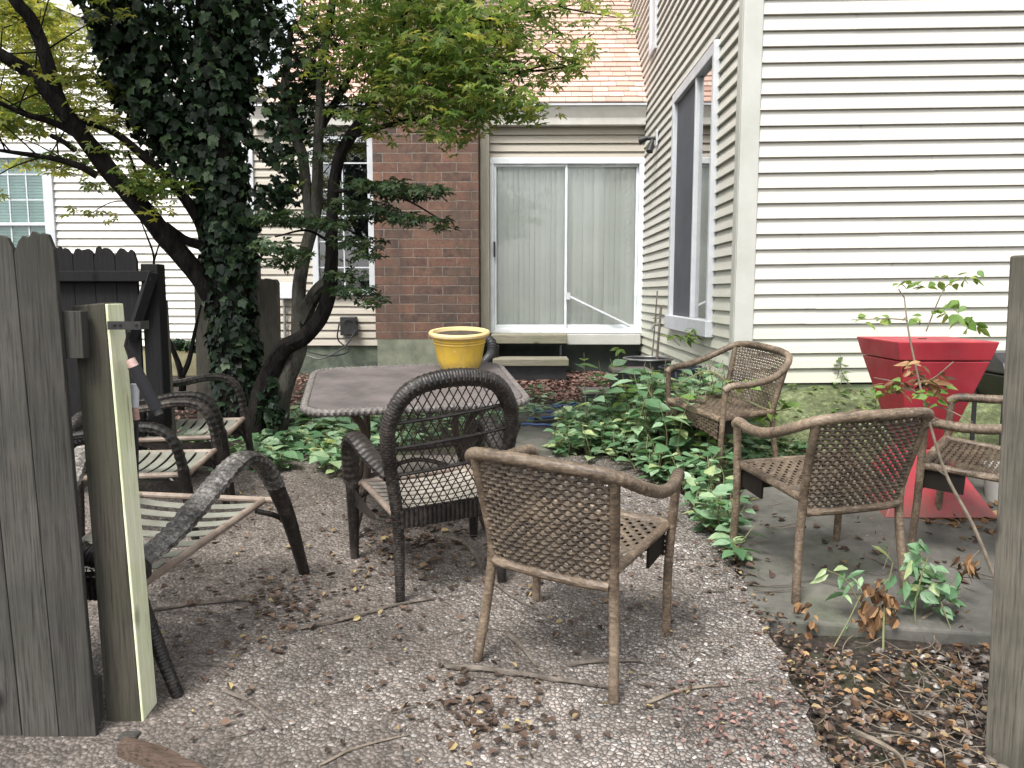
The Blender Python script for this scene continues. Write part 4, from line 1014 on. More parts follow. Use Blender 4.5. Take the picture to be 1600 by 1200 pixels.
obj('block', MB().box((-.15, -.14, 0), (.15, .14, hh-.03)), MAT['found_dark'], t, local=True, smooth=False)
for x0 in (-.155, .004): obj('paver', MB().box((x0, -.15, hh-.026), (x0+.15, .15, hh)), MAT['paver'], t, local=True, smooth=False, bevel=.004)
# stakes leaning on the wall
for (p0, p1, Y0, Y1, r, lab) in (((1018, 560), (1033, 478), 6.9, 7.3, .011, 'brown wooden stake with a pale tip leaning behind the planter box'), ((1012, 560), (1027, 455), 7.5, 7.9, .007, 'thin dark metal stake leaning on the side wall below the floodlight')):
    a, b = P(*p0, Y0), P(*p1, Y1); a = Vector((a.x, Y0, gz(a.x, Y0)))
    b.x = min(b.x, XR-.04)
    tag(obj('garden_stake', MB().tube([a, a.lerp(b, .5)+Vector((.01, 0, 0)), b], r, 8), MAT['stick'], loc=tuple(a)), lab, 'stake', 'garden stakes by the side wall')
# blue hose on the ground
hp = []
for k in range(60):
    tt = k/59; hp.append((815+75*abs(math.sin(tt*9.0))+18*tt, 668-34*tt+4*math.sin(tt*21)))
hpts = []
for (x, y) in hp: g = G(x, y); hpts.append((g.x, g.y, g.z+.022+.012*random.random()))
tag(obj('garden_hose', MB().tube(spl(hpts, 5), .011, 8), MAT['hose'], loc=hpts[0]), 'loosely looped blue garden hose lying among the weeds behind the wicker chair', 'hose')

# ------------------------------------------------------------------ trees
def branch(mb, pts, r, n=12, step=.03, rough=.12):
    q = resample(spl([W(*p) for p in pts], 8), step); ph = random.random()*9
    mb.tube(q, r, n, mod=lambda g, s: 1+rough*(math.sin(2*g+ph+s*3)*.6+math.sin(5*g-s*11+ph)*.4+.5*math.sin(s*17+ph)*math.sin(3*g+s*7))); return q
def twigs(mb, q, n, ln, r=.006):
    out = []
    for _ in range(n):
        i = random.randrange(len(q)//3, len(q)); a = Vector(q[i]); d = Vector((random.uniform(-1, 1), random.uniform(-1, 1), random.uniform(-.2, .7))).normalized()
        pts = [a, a+d*ln*.5+Vector((0, 0, random.uniform(-.05, .08))), a+d*ln]; mb.tube(spl(pts, 4), [r, r*.4], 5); out.append(pts[-1])
    return out
ivy = thing('ivy_tree', 'ivy-covered tree with a leaning dark limb, behind the lounge chairs at left', 'tree', (P(375, 650, 6.0).x, 6.0, gz(0, 6.0)))
m = MB(); mainq = branch(m, [(372, 700, 6.0), (370, 600, 6.0), (362, 500, 6.0), (356, 400, 6.0), (345, 280, 6.0), (338, 150, 6.0), (330, 20, 6.0), (318, -160, 6.0)], [.17, .15, .145, .14, .13, .11, .09, .06])
obj('trunk', m, MAT['trunk_dark'], ivy)
m = MB(); l1 = branch(m, [(338, 470, 5.97), (305, 425, 5.9), (255, 365, 5.75), (200, 300, 5.6), (150, 240, 5.5), (100, 175, 5.35), (50, 118, 5.25), (0, 85, 5.15), (-60, 50, 5.1)], [.09, .075, .068, .063, .058, .052, .046, .04, .033], 14)
l2 = branch(m, [(108, 188, 5.38), (88, 150, 5.35), (73, 93, 5.3), (50, 33, 5.25), (23, 0, 5.2), (-10, -70, 5.2)], [.05, .045, .041, .038, .034, .026])
obj('limb', m, MAT['trunk_dark'], ivy, label='thick dark limb leaning far out to the left')
m = MB(); tw = []
l3 = branch(m, [(320, 385, 6.0), (312, 350, 5.95), (285, 305, 5.85), (230, 250, 5.75), (180, 208, 5.65), (118, 186, 5.5)], [.04, .038, .034, .03, .024, .018], 10)
branch(m, [(318, 385, 5.98), (290, 375, 5.9), (258, 352, 5.8)], [.035, .03, .028], 10)
l4 = branch(m, [(152, 275, 5.5), (125, 260, 5.45), (80, 247, 5.4), (0, 235, 5.3)], [.026, .022, .018, .012], 8)
l5 = branch(m, [(122, 212, 5.45), (80, 190, 5.4), (30, 175, 5.3), (-20, 150, 5.3)], [.024, .02, .016, .01], 8)
branch(m, [(118, 235, 5.45), (100, 222, 5.4), (80, 212, 5.4)], [.02, .018, .016], 8)
branch(m, [(222, 300, 5.65), (212, 270, 5.65), (200, 235, 5.65)], [.014, .012, .008], 7)
for q in (l1, l2, l4, l5): tw += twigs(m, q, 10, .5)
obj('branches', m, MAT['trunk_dark'], ivy)
m = MB(); b1 = branch(m, [(335, 300, 6.0), (285, 230, 6.0), (238, 150, 5.95), (205, 40, 5.9), (180, -60, 5.9)], [.09, .08, .07, .06, .04]); b2 = branch(m, [(345, 230, 6.0), (366, 120, 6.05), (380, 30, 6.1), (385, -80, 6.1)], [.07, .06, .05, .04])
b3 = branch(m, [(290, 150, 6.0), (200, 90, 5.8), (182, 30, 5.8), (178, -60, 5.8)], [.02, .02, .02, .015])
obj('upper_limbs', m, MAT['trunk_dark'], ivy)
L = Leaves()
def ivy_along(q, f0, f1, rad, n, size=(.056)):
    n = int(n*1.5)
    q = [Vector(p) for p in q]; N = len(q)
    pos = []; dr = []; up = []
    for _ in range(n):
        t = random.uniform(f0, f1); i = min(N-1, int(t*(N-1))); r = lerpl(rad, (t-f0)/max(1e-6, f1-f0)); a = random.random()*2*math.pi
        rr = r*(.55+.5*random.random()**.7); o = Vector((math.cos(a), math.sin(a), random.uniform(-.3, .3)))
        p = q[i]+o*rr; pos.append(p); up.append(o+Vector((random.gauss(0, .5), random.gauss(0, .5), .5+random.gauss(0, .4)))); dr.append(Vector((random.gauss(0, .6), random.gauss(0, .6), -.9))+o*.3)
    L.add(IVY, np.array(pos), np.array(dr), np.array(up), size*(.5+.9*rng.random(n)))
ivy_along(mainq, .03, .55, [.15, .17, .18, .18, .19], 1700)
ivy_along(mainq, .5, .98, [.19, .24, .28, .30], 850)
ivy_along(b1, .0, .98, [.16, .24, .29, .31, .28], 1000)
ivy_along(b2, .1, .98, [.14, .2, .24, .24], 650)
for (x, y, rx, rz, n) in ((430, 235, .16, .14, 70), (455, 290, .12, .18, 70), (440, 170, .2, .2, 120), (420, 320, .14, .16, 60), (205, 120, .22, .2, 170), (190, 60, .16, .22, 120), (240, 180, .2, .14, 140), (380, 380, .12, .3, 160), (270, 60, .45, .4, 150), (225, 20, .4, .3, 120), (165, 30, .12, .2, 50), (425, 60, .2, .25, 90), (465, 200, .12, .2, 50), (470, 120, .14, .2, 60)):
    c = P(x, y, 5.9); pad(L, IVY, c, (rx, .3, rz), int(n*1.3), .056, .8, .5)
obj('ivy', L.mb(), MAT['ivy'], ivy)
L = Leaves()
for (x, y, rx, rz, n) in ((50, 60, .35, .10, 260), (110, 45, .2, .10, 90), (10, 30, .35, .12, 240), (60, 110, .35, .09, 240), (20, 150, .4, .1, 300), (120, 120, .2, .08, 80), (10, 195, .35, .05, 140), (90, 165, .3, .08, 130), (150, 180, .2, .06, 70), (20, 0, .4, .12, 240), (90, 262, .25, .04, 40), (45, 258, .2, .04, 30), (120, 80, .16, .06, 50)):
    pad(L, MAPLE, P(x, y, 5.9+random.uniform(-.3, .7)), (rx, .5, rz), n, .062)
for p in tw: pad(L, MAPLE, p, (.2, .2, .06), 16, .058)
for (x, y, z, n) in ((-3.2, 5.2, 4.0, 700), (-2.6, 4.4, 4.3, 700), (-3.4, 4.2, 4.2, 700), (-2.4, 5.6, 4.6, 700)):
    pad(L, MAPLE, (x, y, z), (.9, .8, .35), n, .075)  # unseen pads above the view, added to shade the yard at left
obj('crown', L.mb(), MAT['maple_gold'], ivy, label='yellow-green maple leaves at the top left, plus unseen shading pads overhead')
L = Leaves()
for (x, y, rx, rz, n) in ((215, 275, .22, .09, 90), (245, 290, .25, .12, 110), (110, 250, .25, .05, 60), (230, 300, .14, .05, 40), (155, 290, .12, .04, 25), (165, 235, .2, .05, 60), (60, 175, .3, .06, 100), (5, 190, .2, .05, 60)):
    pad(L, MAPLE, P(x, y, 5.6), (rx, .3, rz), n, .058)
obj('lower_leaves', L.mb(), MAT['maple'], ivy)

mp = thing('maple_tree', 'multi-stemmed Japanese maple with green star leaves beside the patio table', 'tree', (P(430, 690, 5.75).x, 5.75, gz(0, 5.75)))
m = MB()
s1 = branch(m, [(405, 680, 5.72), (412, 615, 5.7), (440, 548, 5.68), (478, 525, 5.65), (508, 480, 5.62), (518, 420, 5.6), (518, 350, 5.6), (523, 280, 5.6), (535, 235, 5.6), (560, 195, 5.6), (590, 145, 5.6), (610, 90, 5.58), (632, 30, 5.55), (655, -60, 5.5)], [.11, .085, .062, .054, .05, .046, .044, .042, .042, .038, .034, .03, .027, .018], 14)
obj('trunk', m, MAT['trunk_dark'], mp)
m = MB()
s2 = branch(m, [(443, 705, 5.75), (432, 650, 5.74), (445, 600, 5.74), (466, 550, 5.74), (466, 500, 5.74), (470, 430, 5.74), (480, 380, 5.76), (494, 330, 5.76), (496, 250, 5.76), (500, 180, 5.76), (503, 100, 5.76), (520, 0, 5.7), (530, -80, 5.7)], [.12, .09, .068, .054, .046, .042, .04, .038, .036, .033, .03, .024, .018], 14)
s3 = branch(m, [(484, 345, 5.76), (480, 300, 5.78), (472, 240, 5.8), (458, 205, 5.82), (446, 140, 5.85), (455, 40, 5.9)], [.04, .036, .034, .032, .028, .02], 10)
s6 = branch(m, [(470, 500, 5.74), (492, 460, 5.7), (512, 440, 5.66)], [.06, .055, .05], 10)
obj('stem', m, MAT['trunk_grey'], mp, label='grey mottled secondary stems')
m = MB(); tw2 = []
s4 = branch(m, [(548, 212, 5.6), (590, 200, 5.5), (640, 188, 5.4), (700, 178, 5.3), (760, 172, 5.2)], [.022, .018, .014, .01, .006], 7)
s5 = branch(m, [(602, 112, 5.58), (660, 112, 5.4), (740, 116, 5.2), (820, 112, 5.0), (905, 103, 4.9)], [.02, .017, .012, .008, .004], 7)
s7 = branch(m, [(590, 145, 5.6), (640, 95, 5.3), (700, 60, 5.1), (780, 30, 4.9), (880, 5, 4.8)], [.026, .02, .015, .01, .006], 7)
s8 = branch(m, [(500, 200, 5.76), (540, 130, 5.9), (570, 60, 6.0), (580, -20, 6.0)], [.03, .025, .02, .012], 7)
s9 = branch(m, [(520, 300, 5.6), (570, 295, 5.3), (630, 310, 5.1), (700, 350, 4.9)], [.016, .012, .008, .004], 6)
s10 = branch(m, [(518, 380, 5.6), (480, 360, 5.3), (430, 370, 5.1)], [.012, .008, .005], 6)
s11 = branch(m, [(516, 430, 5.62), (545, 430, 5.4), (590, 460, 5.2)], [.012, .008, .004], 6)
for q in (s1, s2): tw2 += twigs(m, q[len(q)//2:], 14, .6)
for q in (s4, s5, s7, s8): tw2 += twigs(m, q, 14, .4)
obj('branches', m, MAT['trunk_dark'], mp)
L = Leaves()
for (x, y, Y, rx, rz, n) in ((560, 30, 5.6, .5, .2, 420), (640, 30, 5.3, .5, .18, 420), (720, 30, 5.1, .45, .16, 380), (765, 45, 4.9, .28, .11, 140), (700, 85, 5.0, .45, .1, 330), (735, 85, 4.9, .3, .08, 150), (620, 100, 5.3, .4, .12, 300), (560, 110, 5.6, .4, .14, 280), (680, 130, 5.1, .4, .09, 280), (750, 130, 5.0, .35, .07, 200), (640, 165, 5.3, .35, .09, 240), (720, 165, 5.0, .35, .07, 240), (790, 165, 4.9, .25, .05, 150), (830, 172, 4.8, .15, .035, 60), (690, 195, 5.0, .25, .06, 120), (845, 18, 4.8, .2, .05, 60), (890, 12, 4.75, .12, .035, 24), (840, 98, 4.9, .28, .05, 110), (895, 102, 4.8, .12, .035, 35), (590, 200, 5.5, .2, .07, 80), (700, 220, 5.0, .14, .04, 40), (740, 195, 5., .16, .05, 60)):
    pad(L, MAPLE, P(x, y, Y), (rx, .5, rz), int(n*.72), .06)
for p in tw2: pad(L, MAPLE, p, (.2, .2, .06), 20, .056)
for (x, y, z, n) in ((-.6, 5.2, 4.1, 700), (-1.3, 4.6, 4.3, 700), (-.2, 4.6, 4.2, 600), (-1.0, 6.0, 4.6, 700), (-1.6, 3.9, 4.4, 500)):
    pad(L, MAPLE, (x, y, z), (.9, .8, .35), n, .075)  # more unseen crown overhead, added to shade the ground and chairs
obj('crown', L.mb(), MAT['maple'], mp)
L = Leaves()
for (x, y, Y, rx, rz, n) in ((500, 50, 5.9, .4, .25, 280), (480, 110, 5.9, .3, .16, 160), (470, 165, 5.9, .25, .1, 90), (540, 160, 5.8, .25, .1, 90), (520, 215, 5.7, .25, .08, 70), (590, 290, 5.2, .28, .05, 110), (640, 300, 5.1, .25, .04, 100), (680, 300, 5.0, .12, .03, 30), (600, 335, 5.2, .25, .045, 90), (655, 345, 5.0, .2, .03, 60), (690, 355, 5., .08, .02, 14), (450, 340, 5.2, .25, .045, 90), (500, 350, 5.2, .2, .04, 60), (430, 385, 5.1, .14, .04, 40), (460, 395, 5.1, .16, .04, 45), (440, 410, 5.1, .12, .05, 36), (560, 380, 5.3, .2, .05, 60), (550, 455, 5.3, .2, .05, 70), (580, 470, 5.2, .12, .04, 30), (540, 430, 5.3, .15, .05, 40), (560, 320, 5.3, .25, .05, 80), (420, 345, 5.2, .15, .03, 34), (575, 400, 5.2, .12, .04, 30), (480, 250, 5.6, .15, .06, 40)):
    pad(L, MAPLE, P(x, y, Y), (rx, .28, rz), n, .058)
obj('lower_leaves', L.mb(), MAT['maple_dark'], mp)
L = Leaves(); c = P(425, 640, 5.6)
for _ in range(1): pad(L, IVY, c, (.1, .1, .25), 70, .06, .8, .4)
obj('ivy', L.mb(), MAT['ivy'], mp)
# thin bare sapling between fence and wall
m = MB(); q = branch(m, [(283, 640, 6.3), (284, 590, 6.3), (268, 540, 6.3), (248, 500, 6.3), (240, 440, 6.3), (240, 400, 6.3), (230, 370, 6.3), (220, 345, 6.3)], [.03, .028, .02, .014, .012, .01, .008, .005], 8)
branch(m, [(284, 590, 6.3), (296, 560, 6.3), (306, 510, 6.3), (316, 470, 6.3)], [.022, .018, .012, .006], 8); branch(m, [(240, 410, 6.3), (246, 390, 6.3), (256, 360, 6.3)], [.009, .006, .003], 6)
sap = thing('bare_sapling', 'thin bare forked sapling between the dark fence panel and the ivy tree', 'sapling', (P(283, 640, 6.3).x, 6.3, gz(0, 6.3)))
obj('stems', m, MAT['trunk_dark'], sap)
L = Leaves()
for x in np.linspace(258, 304, 9): pad(L, IVY, P(x, 540+3*math.sin(x), 9.8), (.1, .04, .05), 14, .07, .8, .3)
o = obj('ivy_runner', L.mb(), MAT['ivy'], loc=tuple(P(280, 541, 9.8))); tag(o, 'ivy runner creeping along the foundation top of the gable house', 'ivy')

# ------------------------------------------------------------------ weeds and seedlings
def weed(L, S, base, h, nl, size, tpl=OVATE, lean=.25):
    top = Vector(base)+Vector((random.gauss(0, lean)*h, random.gauss(0, lean)*h, h)); mid = Vector(base).lerp(top, .5)+Vector((random.gauss(0, .03), random.gauss(0, .03), .02))
    q = spl([base, mid, top], 5); S.tube(q, [.004, .002], 4, cap=False)
    pos, dr, up = [], [], []; a0 = random.random()*6
    for k in range(nl):
        t = .25+.75*(k+random.random()*.4)/nl; p = q[min(len(q)-1, int(t*(len(q)-1)))]; a = a0+k*2.4
        d = Vector((math.cos(a), math.sin(a), random.uniform(-.25, .35))); pos.append(p+d*.01); dr.append(d); up.append(Vector((random.gauss(0, .25), random.gauss(0, .25)-.15, 1)))
    L.add(tpl, np.array(pos), np.array(dr), np.array(up), size*(.4+1.0*rng.random(nl)))
def inpoly(x, y, poly):
    c = False; j = len(poly)-1
    for i in range(len(poly)):
        if (poly[i][1] > y) != (poly[j][1] > y) and x < (poly[j][0]-poly[i][0])*(y-poly[i][1])/(poly[j][1]-poly[i][1])+poly[i][0]: c = not c
        j = i
    return c
def weedpatch(name, label, polypx, n, hmin, hmax, size, mat='weed', tpl=OVATE, nl=(5, 10)):
    poly = [(G(*p).x, G(*p).y) for p in polypx]; xs = [p[0] for p in poly]; ys = [p[1] for p in poly]
    L = Leaves(); S = MB(); k = 0
    while k < n:
        x, y = random.uniform(min(xs), max(xs)), random.uniform(min(ys), max(ys))
        if not inpoly(x, y, poly): continue
        weed(L, S, (x, y, gz(x, y)-.03), random.uniform(hmin, hmax), random.randint(*nl), size, tpl); k += 1
    mb = L.mb(); o = obj(name, mb, MAT[mat]); tag(o, label, 'weeds', kind='stuff'); s = obj(name+'_stems', S, MAT['stem'], o)
    s.name = 'stems'
weedpatch('weeds', 'bright green weeds growing in the bed between the patio and the slab', [(870, 715), (960, 725), (1060, 775), (1120, 850), (1150, 880), (1160, 800), (1130, 740), (1090, 690), (960, 660), (880, 668)], 190, .10, .32, .085)
weedpatch('weeds', 'tall lush green weeds around the woven chair by the house corner', [(1000, 715), (1090, 740), (1160, 720), (1150, 680), (1030, 668)], 120, .25, .62, .10)
weedpatch('weeds', 'low green weeds between the blue hose and the black planter box', [(880, 680), (1040, 705), (1090, 660), (1050, 645), (900, 650)], 150, .07, .2, .08)
weedpatch('weeds', 'low green ground cover below the trees left of the patio table', [(395, 735), (520, 748), (600, 715), (590, 660), (460, 650), (400, 690)], 110, .08, .2, .10)
weedpatch('weeds', 'thin weeds under and beyond the patio table', [(560, 700), (700, 700), (860, 660), (840, 620), (600, 640)], 90, .06, .22, .06)
weedpatch('weeds', 'pale green creeping weeds along the foot of the white wall', [(1190, 640), (1360, 640), (1620, 650), (1620, 615), (1180, 612)], 150, .10, .36, .055, 'weed2')
weedpatch('weeds', 'low weeds behind the lounge chairs', [(215, 760), (330, 740), (400, 700), (330, 690), (215, 700)], 45, .06, .16, .09)
weedpatch('weeds', 'dark low moss weeds under the chair by the corner', [(1150, 740), (1240, 735), (1300, 715), (1230, 690), (1150, 700)], 90, .05, .14, .05)
weedpatch('weeds', 'loose taller weeds with bigger leaves standing out of the green bed', [(900, 690), (1000, 730), (1110, 770), (1140, 690), (1070, 685), (940, 672)], 34, .35, .66, .115, 'weed', OVATE, (6, 11))
weedpatch('weeds', 'pale yellow-green shoots among the weeds by the black pots', [(1030, 665), (1090, 670), (1130, 650), (1085, 628), (1050, 640)], 16, .2, .42, .08, 'weed2', OVATE, (5, 9))
# vine sprays on the corner chair and near plants
L = Leaves(); S = MB()
for (px, py, Y, h) in ((1085, 690, 5.0, .5), (1060, 670, 5.3, .5), (1110, 700, 4.9, .4), (1040, 660, 5.4, .55), (1000, 660, 5.5, .5), (970, 655, 5.6, .4), (1100, 650, 5.3, .55)):
    g = P(px, py, Y); weed(L, S, (g.x, Y, gz(g.x, Y)), h, 13, .085, OVATE, .15)
for (px, py, Y) in ((1205, 645, 4.85), (1225, 628, 4.9), (1180, 655, 4.8), (1175, 600, 4.9)): pad(L, OVATE, P(px, py, Y), (.07, .08, .03), 7, .075)
S.tube(spl([W(1060, 600, 5.0), W(1110, 580, 4.95), W(1160, 620, 4.9), W(1200, 640, 4.85), W(1235, 640, 4.85)], 8), .004, 5)
vine = thing('vine', 'bright leafy vine climbing over the woven chair by the house corner', 'vine', (P(1100, 690, 5.).x, 5.0, gz(1.1, 5.)))
obj('leaves', L.mb(), MAT['weed2'], vine); obj('stems', S, MAT['stem'], vine)
# upright green plants
def plant(name, label, stems, mat, tpl, size, cat='plant', base=None, stemmat='stem'):
    L = Leaves(); S = MB(); b = base
    SS = []
    for pts, r, leaves in stems:
        q = spl([Vector(W(*p)) for p in pts], 8); SS.append(MB().tube(q, [r, r*.5], 6))
        if b is None: b = q[0]
        for (t, n, sp_) in leaves:
            p = q[min(len(q)-1, int(t*(len(q)-1)))]; pad(L, tpl, p, (sp_, sp_, sp_*.5), n, size)
    r = thing(name, label, cat, tuple(b)); obj('leaves', L.mb(), MAT[mat], r)
    for S in SS: obj('stem', S, MAT[stemmat], r)
    return r
plant('seedling', 'small upright seedling beside the planter box near the patio door', [([(962, 640, 6.35), (964, 600, 6.35), (967, 545, 6.35)], .004, [(.2, 4, .05), (.5, 6, .06), (.75, 6, .05), (1., 4, .03)])], 'weed2', OVATE, .07)
plant('potted_fern', 'pale feathery plant growing in the dark blue pot below the side window', [([(1070, 540, 6.6), (1075, 528, 6.6), (1082, 515, 6.6)], .004, [(.5, 20, .08), (.9, 24, .08)]), ([(1062, 540, 6.6), (1052, 530, 6.6), (1045, 522, 6.6)], .003, [(.8, 10, .05)])], 'weed2', LANCE, .07)
# leaning sapling in front of the red planter
L = Leaves(); S = MB(); D = Leaves()
mq = [(1552, 897, 3.35), (1520, 820, 3.4), (1480, 745, 3.5), (1455, 670, 3.55), (1437, 600, 3.6), (1420, 520, 3.65), (1413, 465, 3.7)]
S.tube(spl([W(*p) for p in mq], 8), [.009, .008, .007, .006, .005, .004, .003], 7)
S.tube(spl([W(1413, 465, 3.7), W(1404, 452, 3.7)], 4), .003, 5)
side = [[(1437, 600, 3.6), (1460, 590, 3.6), (1490, 565, 3.6)], [(1447, 645, 3.58), (1475, 660, 3.58), (1510, 680, 3.6)], [(1440, 620, 3.6), (1410, 600, 3.6), (1365, 590, 3.6)], [(1418, 500, 3.66), (1385, 498, 3.7), (1330, 500, 3.75)], [(1444, 630, 3.6), (1480, 640, 3.55), (1520, 660, 3.5)], [(1448, 650, 3.58), (1430, 690, 3.55), (1415, 760, 3.5), (1400, 830, 3.45), (1380, 890, 3.4)], [(1480, 745, 3.5), (1440, 715, 3.5), (1425, 700, 3.5)]]
for q in side: S.tube(spl([W(*p) for p in q], 6), [.004, .002], 5)
S2 = MB().tube(spl([W(1447, 518, 4.3), W(1462, 480, 4.3), W(1478, 448, 4.3), W(1500, 436, 4.3)], 6), [.004, .002], 5)
for (x, y, Y, sx, sz, n) in ((1415, 440, 4.3, .05, .02, 6), (1440, 445, 4.3, .06, .02, 8), (1480, 435, 4.3, .10, .04, 16), (1520, 432, 4.3, .06, .04, 9), (1380, 498, 3.75, .05, .02, 7), (1345, 498, 3.75, .03, .02, 4), (1430, 498, 3.75, .06, .02, 7), (1475, 490, 4.2, .06, .04, 8), (1455, 620, 3.55, .07, .05, 12), (1400, 600, 3.6, .06, .04, 8), (1375, 610, 3.6, .04, .03, 5), (1480, 615, 3.55, .05, .04, 7)): pad(L, OVATE, P(x, y, Y), (sx, .06, sz), n, .05)
for (x, y, Y, n, s) in ((1500, 470, 4.0, 4, .06), (1510, 500, 4.0, 5, .075), (1525, 510, 4.0, 4, .08), (1490, 490, 4.0, 3, .07)): pad(L, OVATE, P(x, y, Y), (.04, .03, .04), n, s, .6, .3)
for (x, y, n) in ((1440, 590, 20), (1430, 575, 12), (1400, 605, 14), (1455, 605, 16), (1470, 590, 10)): pad(D, LANCE, P(x, y, 3.6), (.06, .06, .045), n, .06, .4, .3)
sapl = thing('leaning_sapling', 'leaning thin sapling with wilted leaves in front of the red planter', 'sapling', tuple(P(1552, 897, 3.35)))
obj('leaves', L.mb(), MAT['weed2'], sapl); obj('stems', S, MAT['stick_pale'], sapl); obj('twig', S2, MAT['stick_pale'], sapl); obj('wilted_leaves', D.mb(), MAT['deadleaf'], sapl)
# plants at the bottom right
L = Leaves(); S = MB(); D = Leaves()
YQ = 3.15
for q, r in (([(1382, 1085, 2.9), (1380, 1010, 3.0), (1383, 940, 3.1), (1395, 880, 3.1)], .005), ([(1280, 1050, 2.95), (1320, 980, 3.05), (1345, 930, 3.1)], .003), ([(1432, 1000, 3.1), (1430, 950, 3.1), (1440, 900, 3.1), (1450, 870, 3.1)], .004), ([(1470, 940, 3.1), (1490, 1000, 3.05), (1488, 1040, 3.0)], .003), ([(1345, 945, 3.1), (1320, 905, 3.1), (1290, 890, 3.1)], .003)):
    S.tube(spl([W(*p) for p in q], 6), [r, r*.6], 6)
for (x, y, n, s) in ((1445, 885, 10, .075), (1460, 910, 12, .08), (1440, 920, 8, .07), (1475, 925, 6, .07), (1330, 890, 3, .09), (1440, 858, 6, .07), (1460, 940, 7, .07), (1425, 880, 4, .08), (1370, 860, 3, .085), (1320, 925, 3, .08), (1490, 905, 4, .07), (1350, 900, 3, .08), (1300, 900, 2, .09), (1410, 905, 4, .09), (1400, 950, 3, .07), (1390, 965, 3, .06), (1280, 1045, 2, .08), (1265, 1005, 3, .06), (1330, 965, 3, .06)):
    pad(L, LANCE if n < 5 else OVATE, P(x, y, YQ), (.05, .05, .04), n, s, .4, .6)
for (x, y, n, s) in ((1370, 925, 24, .05), (1345, 970, 18, .04), (1390, 950, 14, .04), (1260, 960, 12, .045), (1360, 1000, 12, .05), (1500, 970, 6, .045), (1365, 945, 8, .075)): pad(D, CURL, P(x, y, YQ-.05), (.05, .06, .07), n, s, 1.4, .2)
pl = thing('wilting_plant', 'half dead plant with hanging brown leaves at the front edge of the slab', 'plant', tuple(P(1382, 1060, 3.0)))
obj('leaves', L.mb(), MAT['weed'], pl); obj('stems', S, MAT['stem'], pl); obj('dead_leaves', D.mb(), MAT['deadleaf'], pl)
D = Leaves(); pad(D, LANCE, P(1512, 880, 3.2), (.06, .05, .05), 26, .055, 1.2, .3)
S = MB().tube(spl([W(1500, 900, 3.2), W(1512, 880, 3.2), W(1530, 860, 3.2)], 5), .003, 5)
o = obj('dry_sprig', D.mb(), MAT['deadleaf'], loc=tuple(P(1512, 880, 3.2))); tag(o, 'dry orange sprig of leaves on the slab beside the right gate post', 'sprig'); obj('stem', S, MAT['stick_pale'], o)

# ------------------------------------------------------------------ litter, stones, sticks
def scatter(name, label, polypx, n, size, mat, tpl=CURL, cat='litter', lift=.006, jit=0.):
    poly = [(G(*p).x, G(*p).y) for p in polypx]; xs = [p[0] for p in poly]; ys = [p[1] for p in poly]; pos = []
    while len(pos) < n:
        x, y = random.uniform(min(xs), max(xs)), random.uniform(min(ys), max(ys))
        if inpoly(x, y, poly): x += random.gauss(0, jit); y += random.gauss(0, jit); pos.append((x, y, gz(x, y)+lift+random.random()*.012))
    L = Leaves(); a = rng.random(n)*6.28; d = np.stack([np.cos(a), np.sin(a), rng.normal(size=n)*.2], 1); u = np.stack([rng.normal(size=n)*.35, rng.normal(size=n)*.35, np.ones(n)], 1)
    L.add(tpl, np.array(pos), d, u, size*(.4+.9*rng.random(n))); o = obj(name, L.mb(), MAT[mat]); tag(o, label, cat, kind='stuff'); return o
scatter('leaf_litter', 'thick pinkish leaf litter on the ground below the patio door', [(770, 600), (800, 620), (960, 640), (1010, 590), (880, 575), (790, 585)], 2200, .06, 'mulch')
scatter('leaf_litter', 'pinkish leaf litter on the earth under the trees', [(400, 660), (620, 640), (620, 590), (460, 585), (250, 630), (250, 700)], 1500, .06, 'mulch')
scatter('leaf_litter', 'small brown leaves scattered over the pebble patio', [(240, 1190), (1260, 1190), (1140, 890), (1000, 740), (420, 745), (240, 830)], 650, .03, 'litter')
scatter('leaf_litter', 'tan leaves gathered under the dark wicker chair', [(560, 900), (740, 890), (700, 810), (600, 800)], 170, .042, 'litter', jit=.12)
scatter('leaf_litter', 'dry leaves lying on the concrete slab', [(1160, 890), (1540, 960), (1540, 800), (1300, 760), (1160, 780)], 90, .045, 'litter', lift=.012)
weedpatch('ground_cover', 'tiny creeping green plants on the mossy bank below the white wall', [(1230, 690), (1420, 690), (1620, 690), (1620, 618), (1200, 612)], 330, .015, .06, .032, 'weed2', OVATE, (4, 8))
scatter('leaf_litter', 'dry tan leaves around the red planter base', [(1440, 830), (1560, 840), (1560, 790), (1440, 800)], 90, .06, 'deadleaf', lift=.014)
scatter('leaf_litter', 'brown and tan leaves in the stony bed at the bottom right', [(1240, 1000), (1560, 1000), (1560, 1200), (1310, 1200), (1250, 1080)], 330, .03, 'litter', lift=-.03)
scatter('leaf_litter', 'leaf crumbs and dirt gathered along the curved edge of the patio', [(1300, 1200), (1350, 1200), (1290, 1080), (1235, 985), (1170, 880), (1110, 800), (1080, 800), (1140, 885), (1190, 985), (1235, 1085)], 420, .028, 'litter', lift=-.004, jit=.03)
scatter('leaf_litter', 'clump of brown leaves and debris at the bottom middle of the patio', [(690, 1090), (790, 1080), (800, 1150), (760, 1180), (700, 1160)], 110, .036, 'litter', jit=.09)
scatter('leaf_litter', 'dry debris collected left of the wicker chair front leg', [(400, 930), (470, 900), (470, 1000), (410, 1010)], 110, .035, 'litter', jit=.12)
scatter('leaf_litter', 'reddish bits at the front right corner of the patio', [(1080, 1100), (1230, 1090), (1280, 1190), (1120, 1190)], 190, .022, 'mulch', jit=.12)
scatter('leaf_litter', 'pale dry leaf scraps over the stony bed beside the right post', [(1260, 1010), (1560, 1000), (1560, 1200), (1320, 1200), (1260, 1080)], 160, .034, 'deadleaf', lift=-.02)
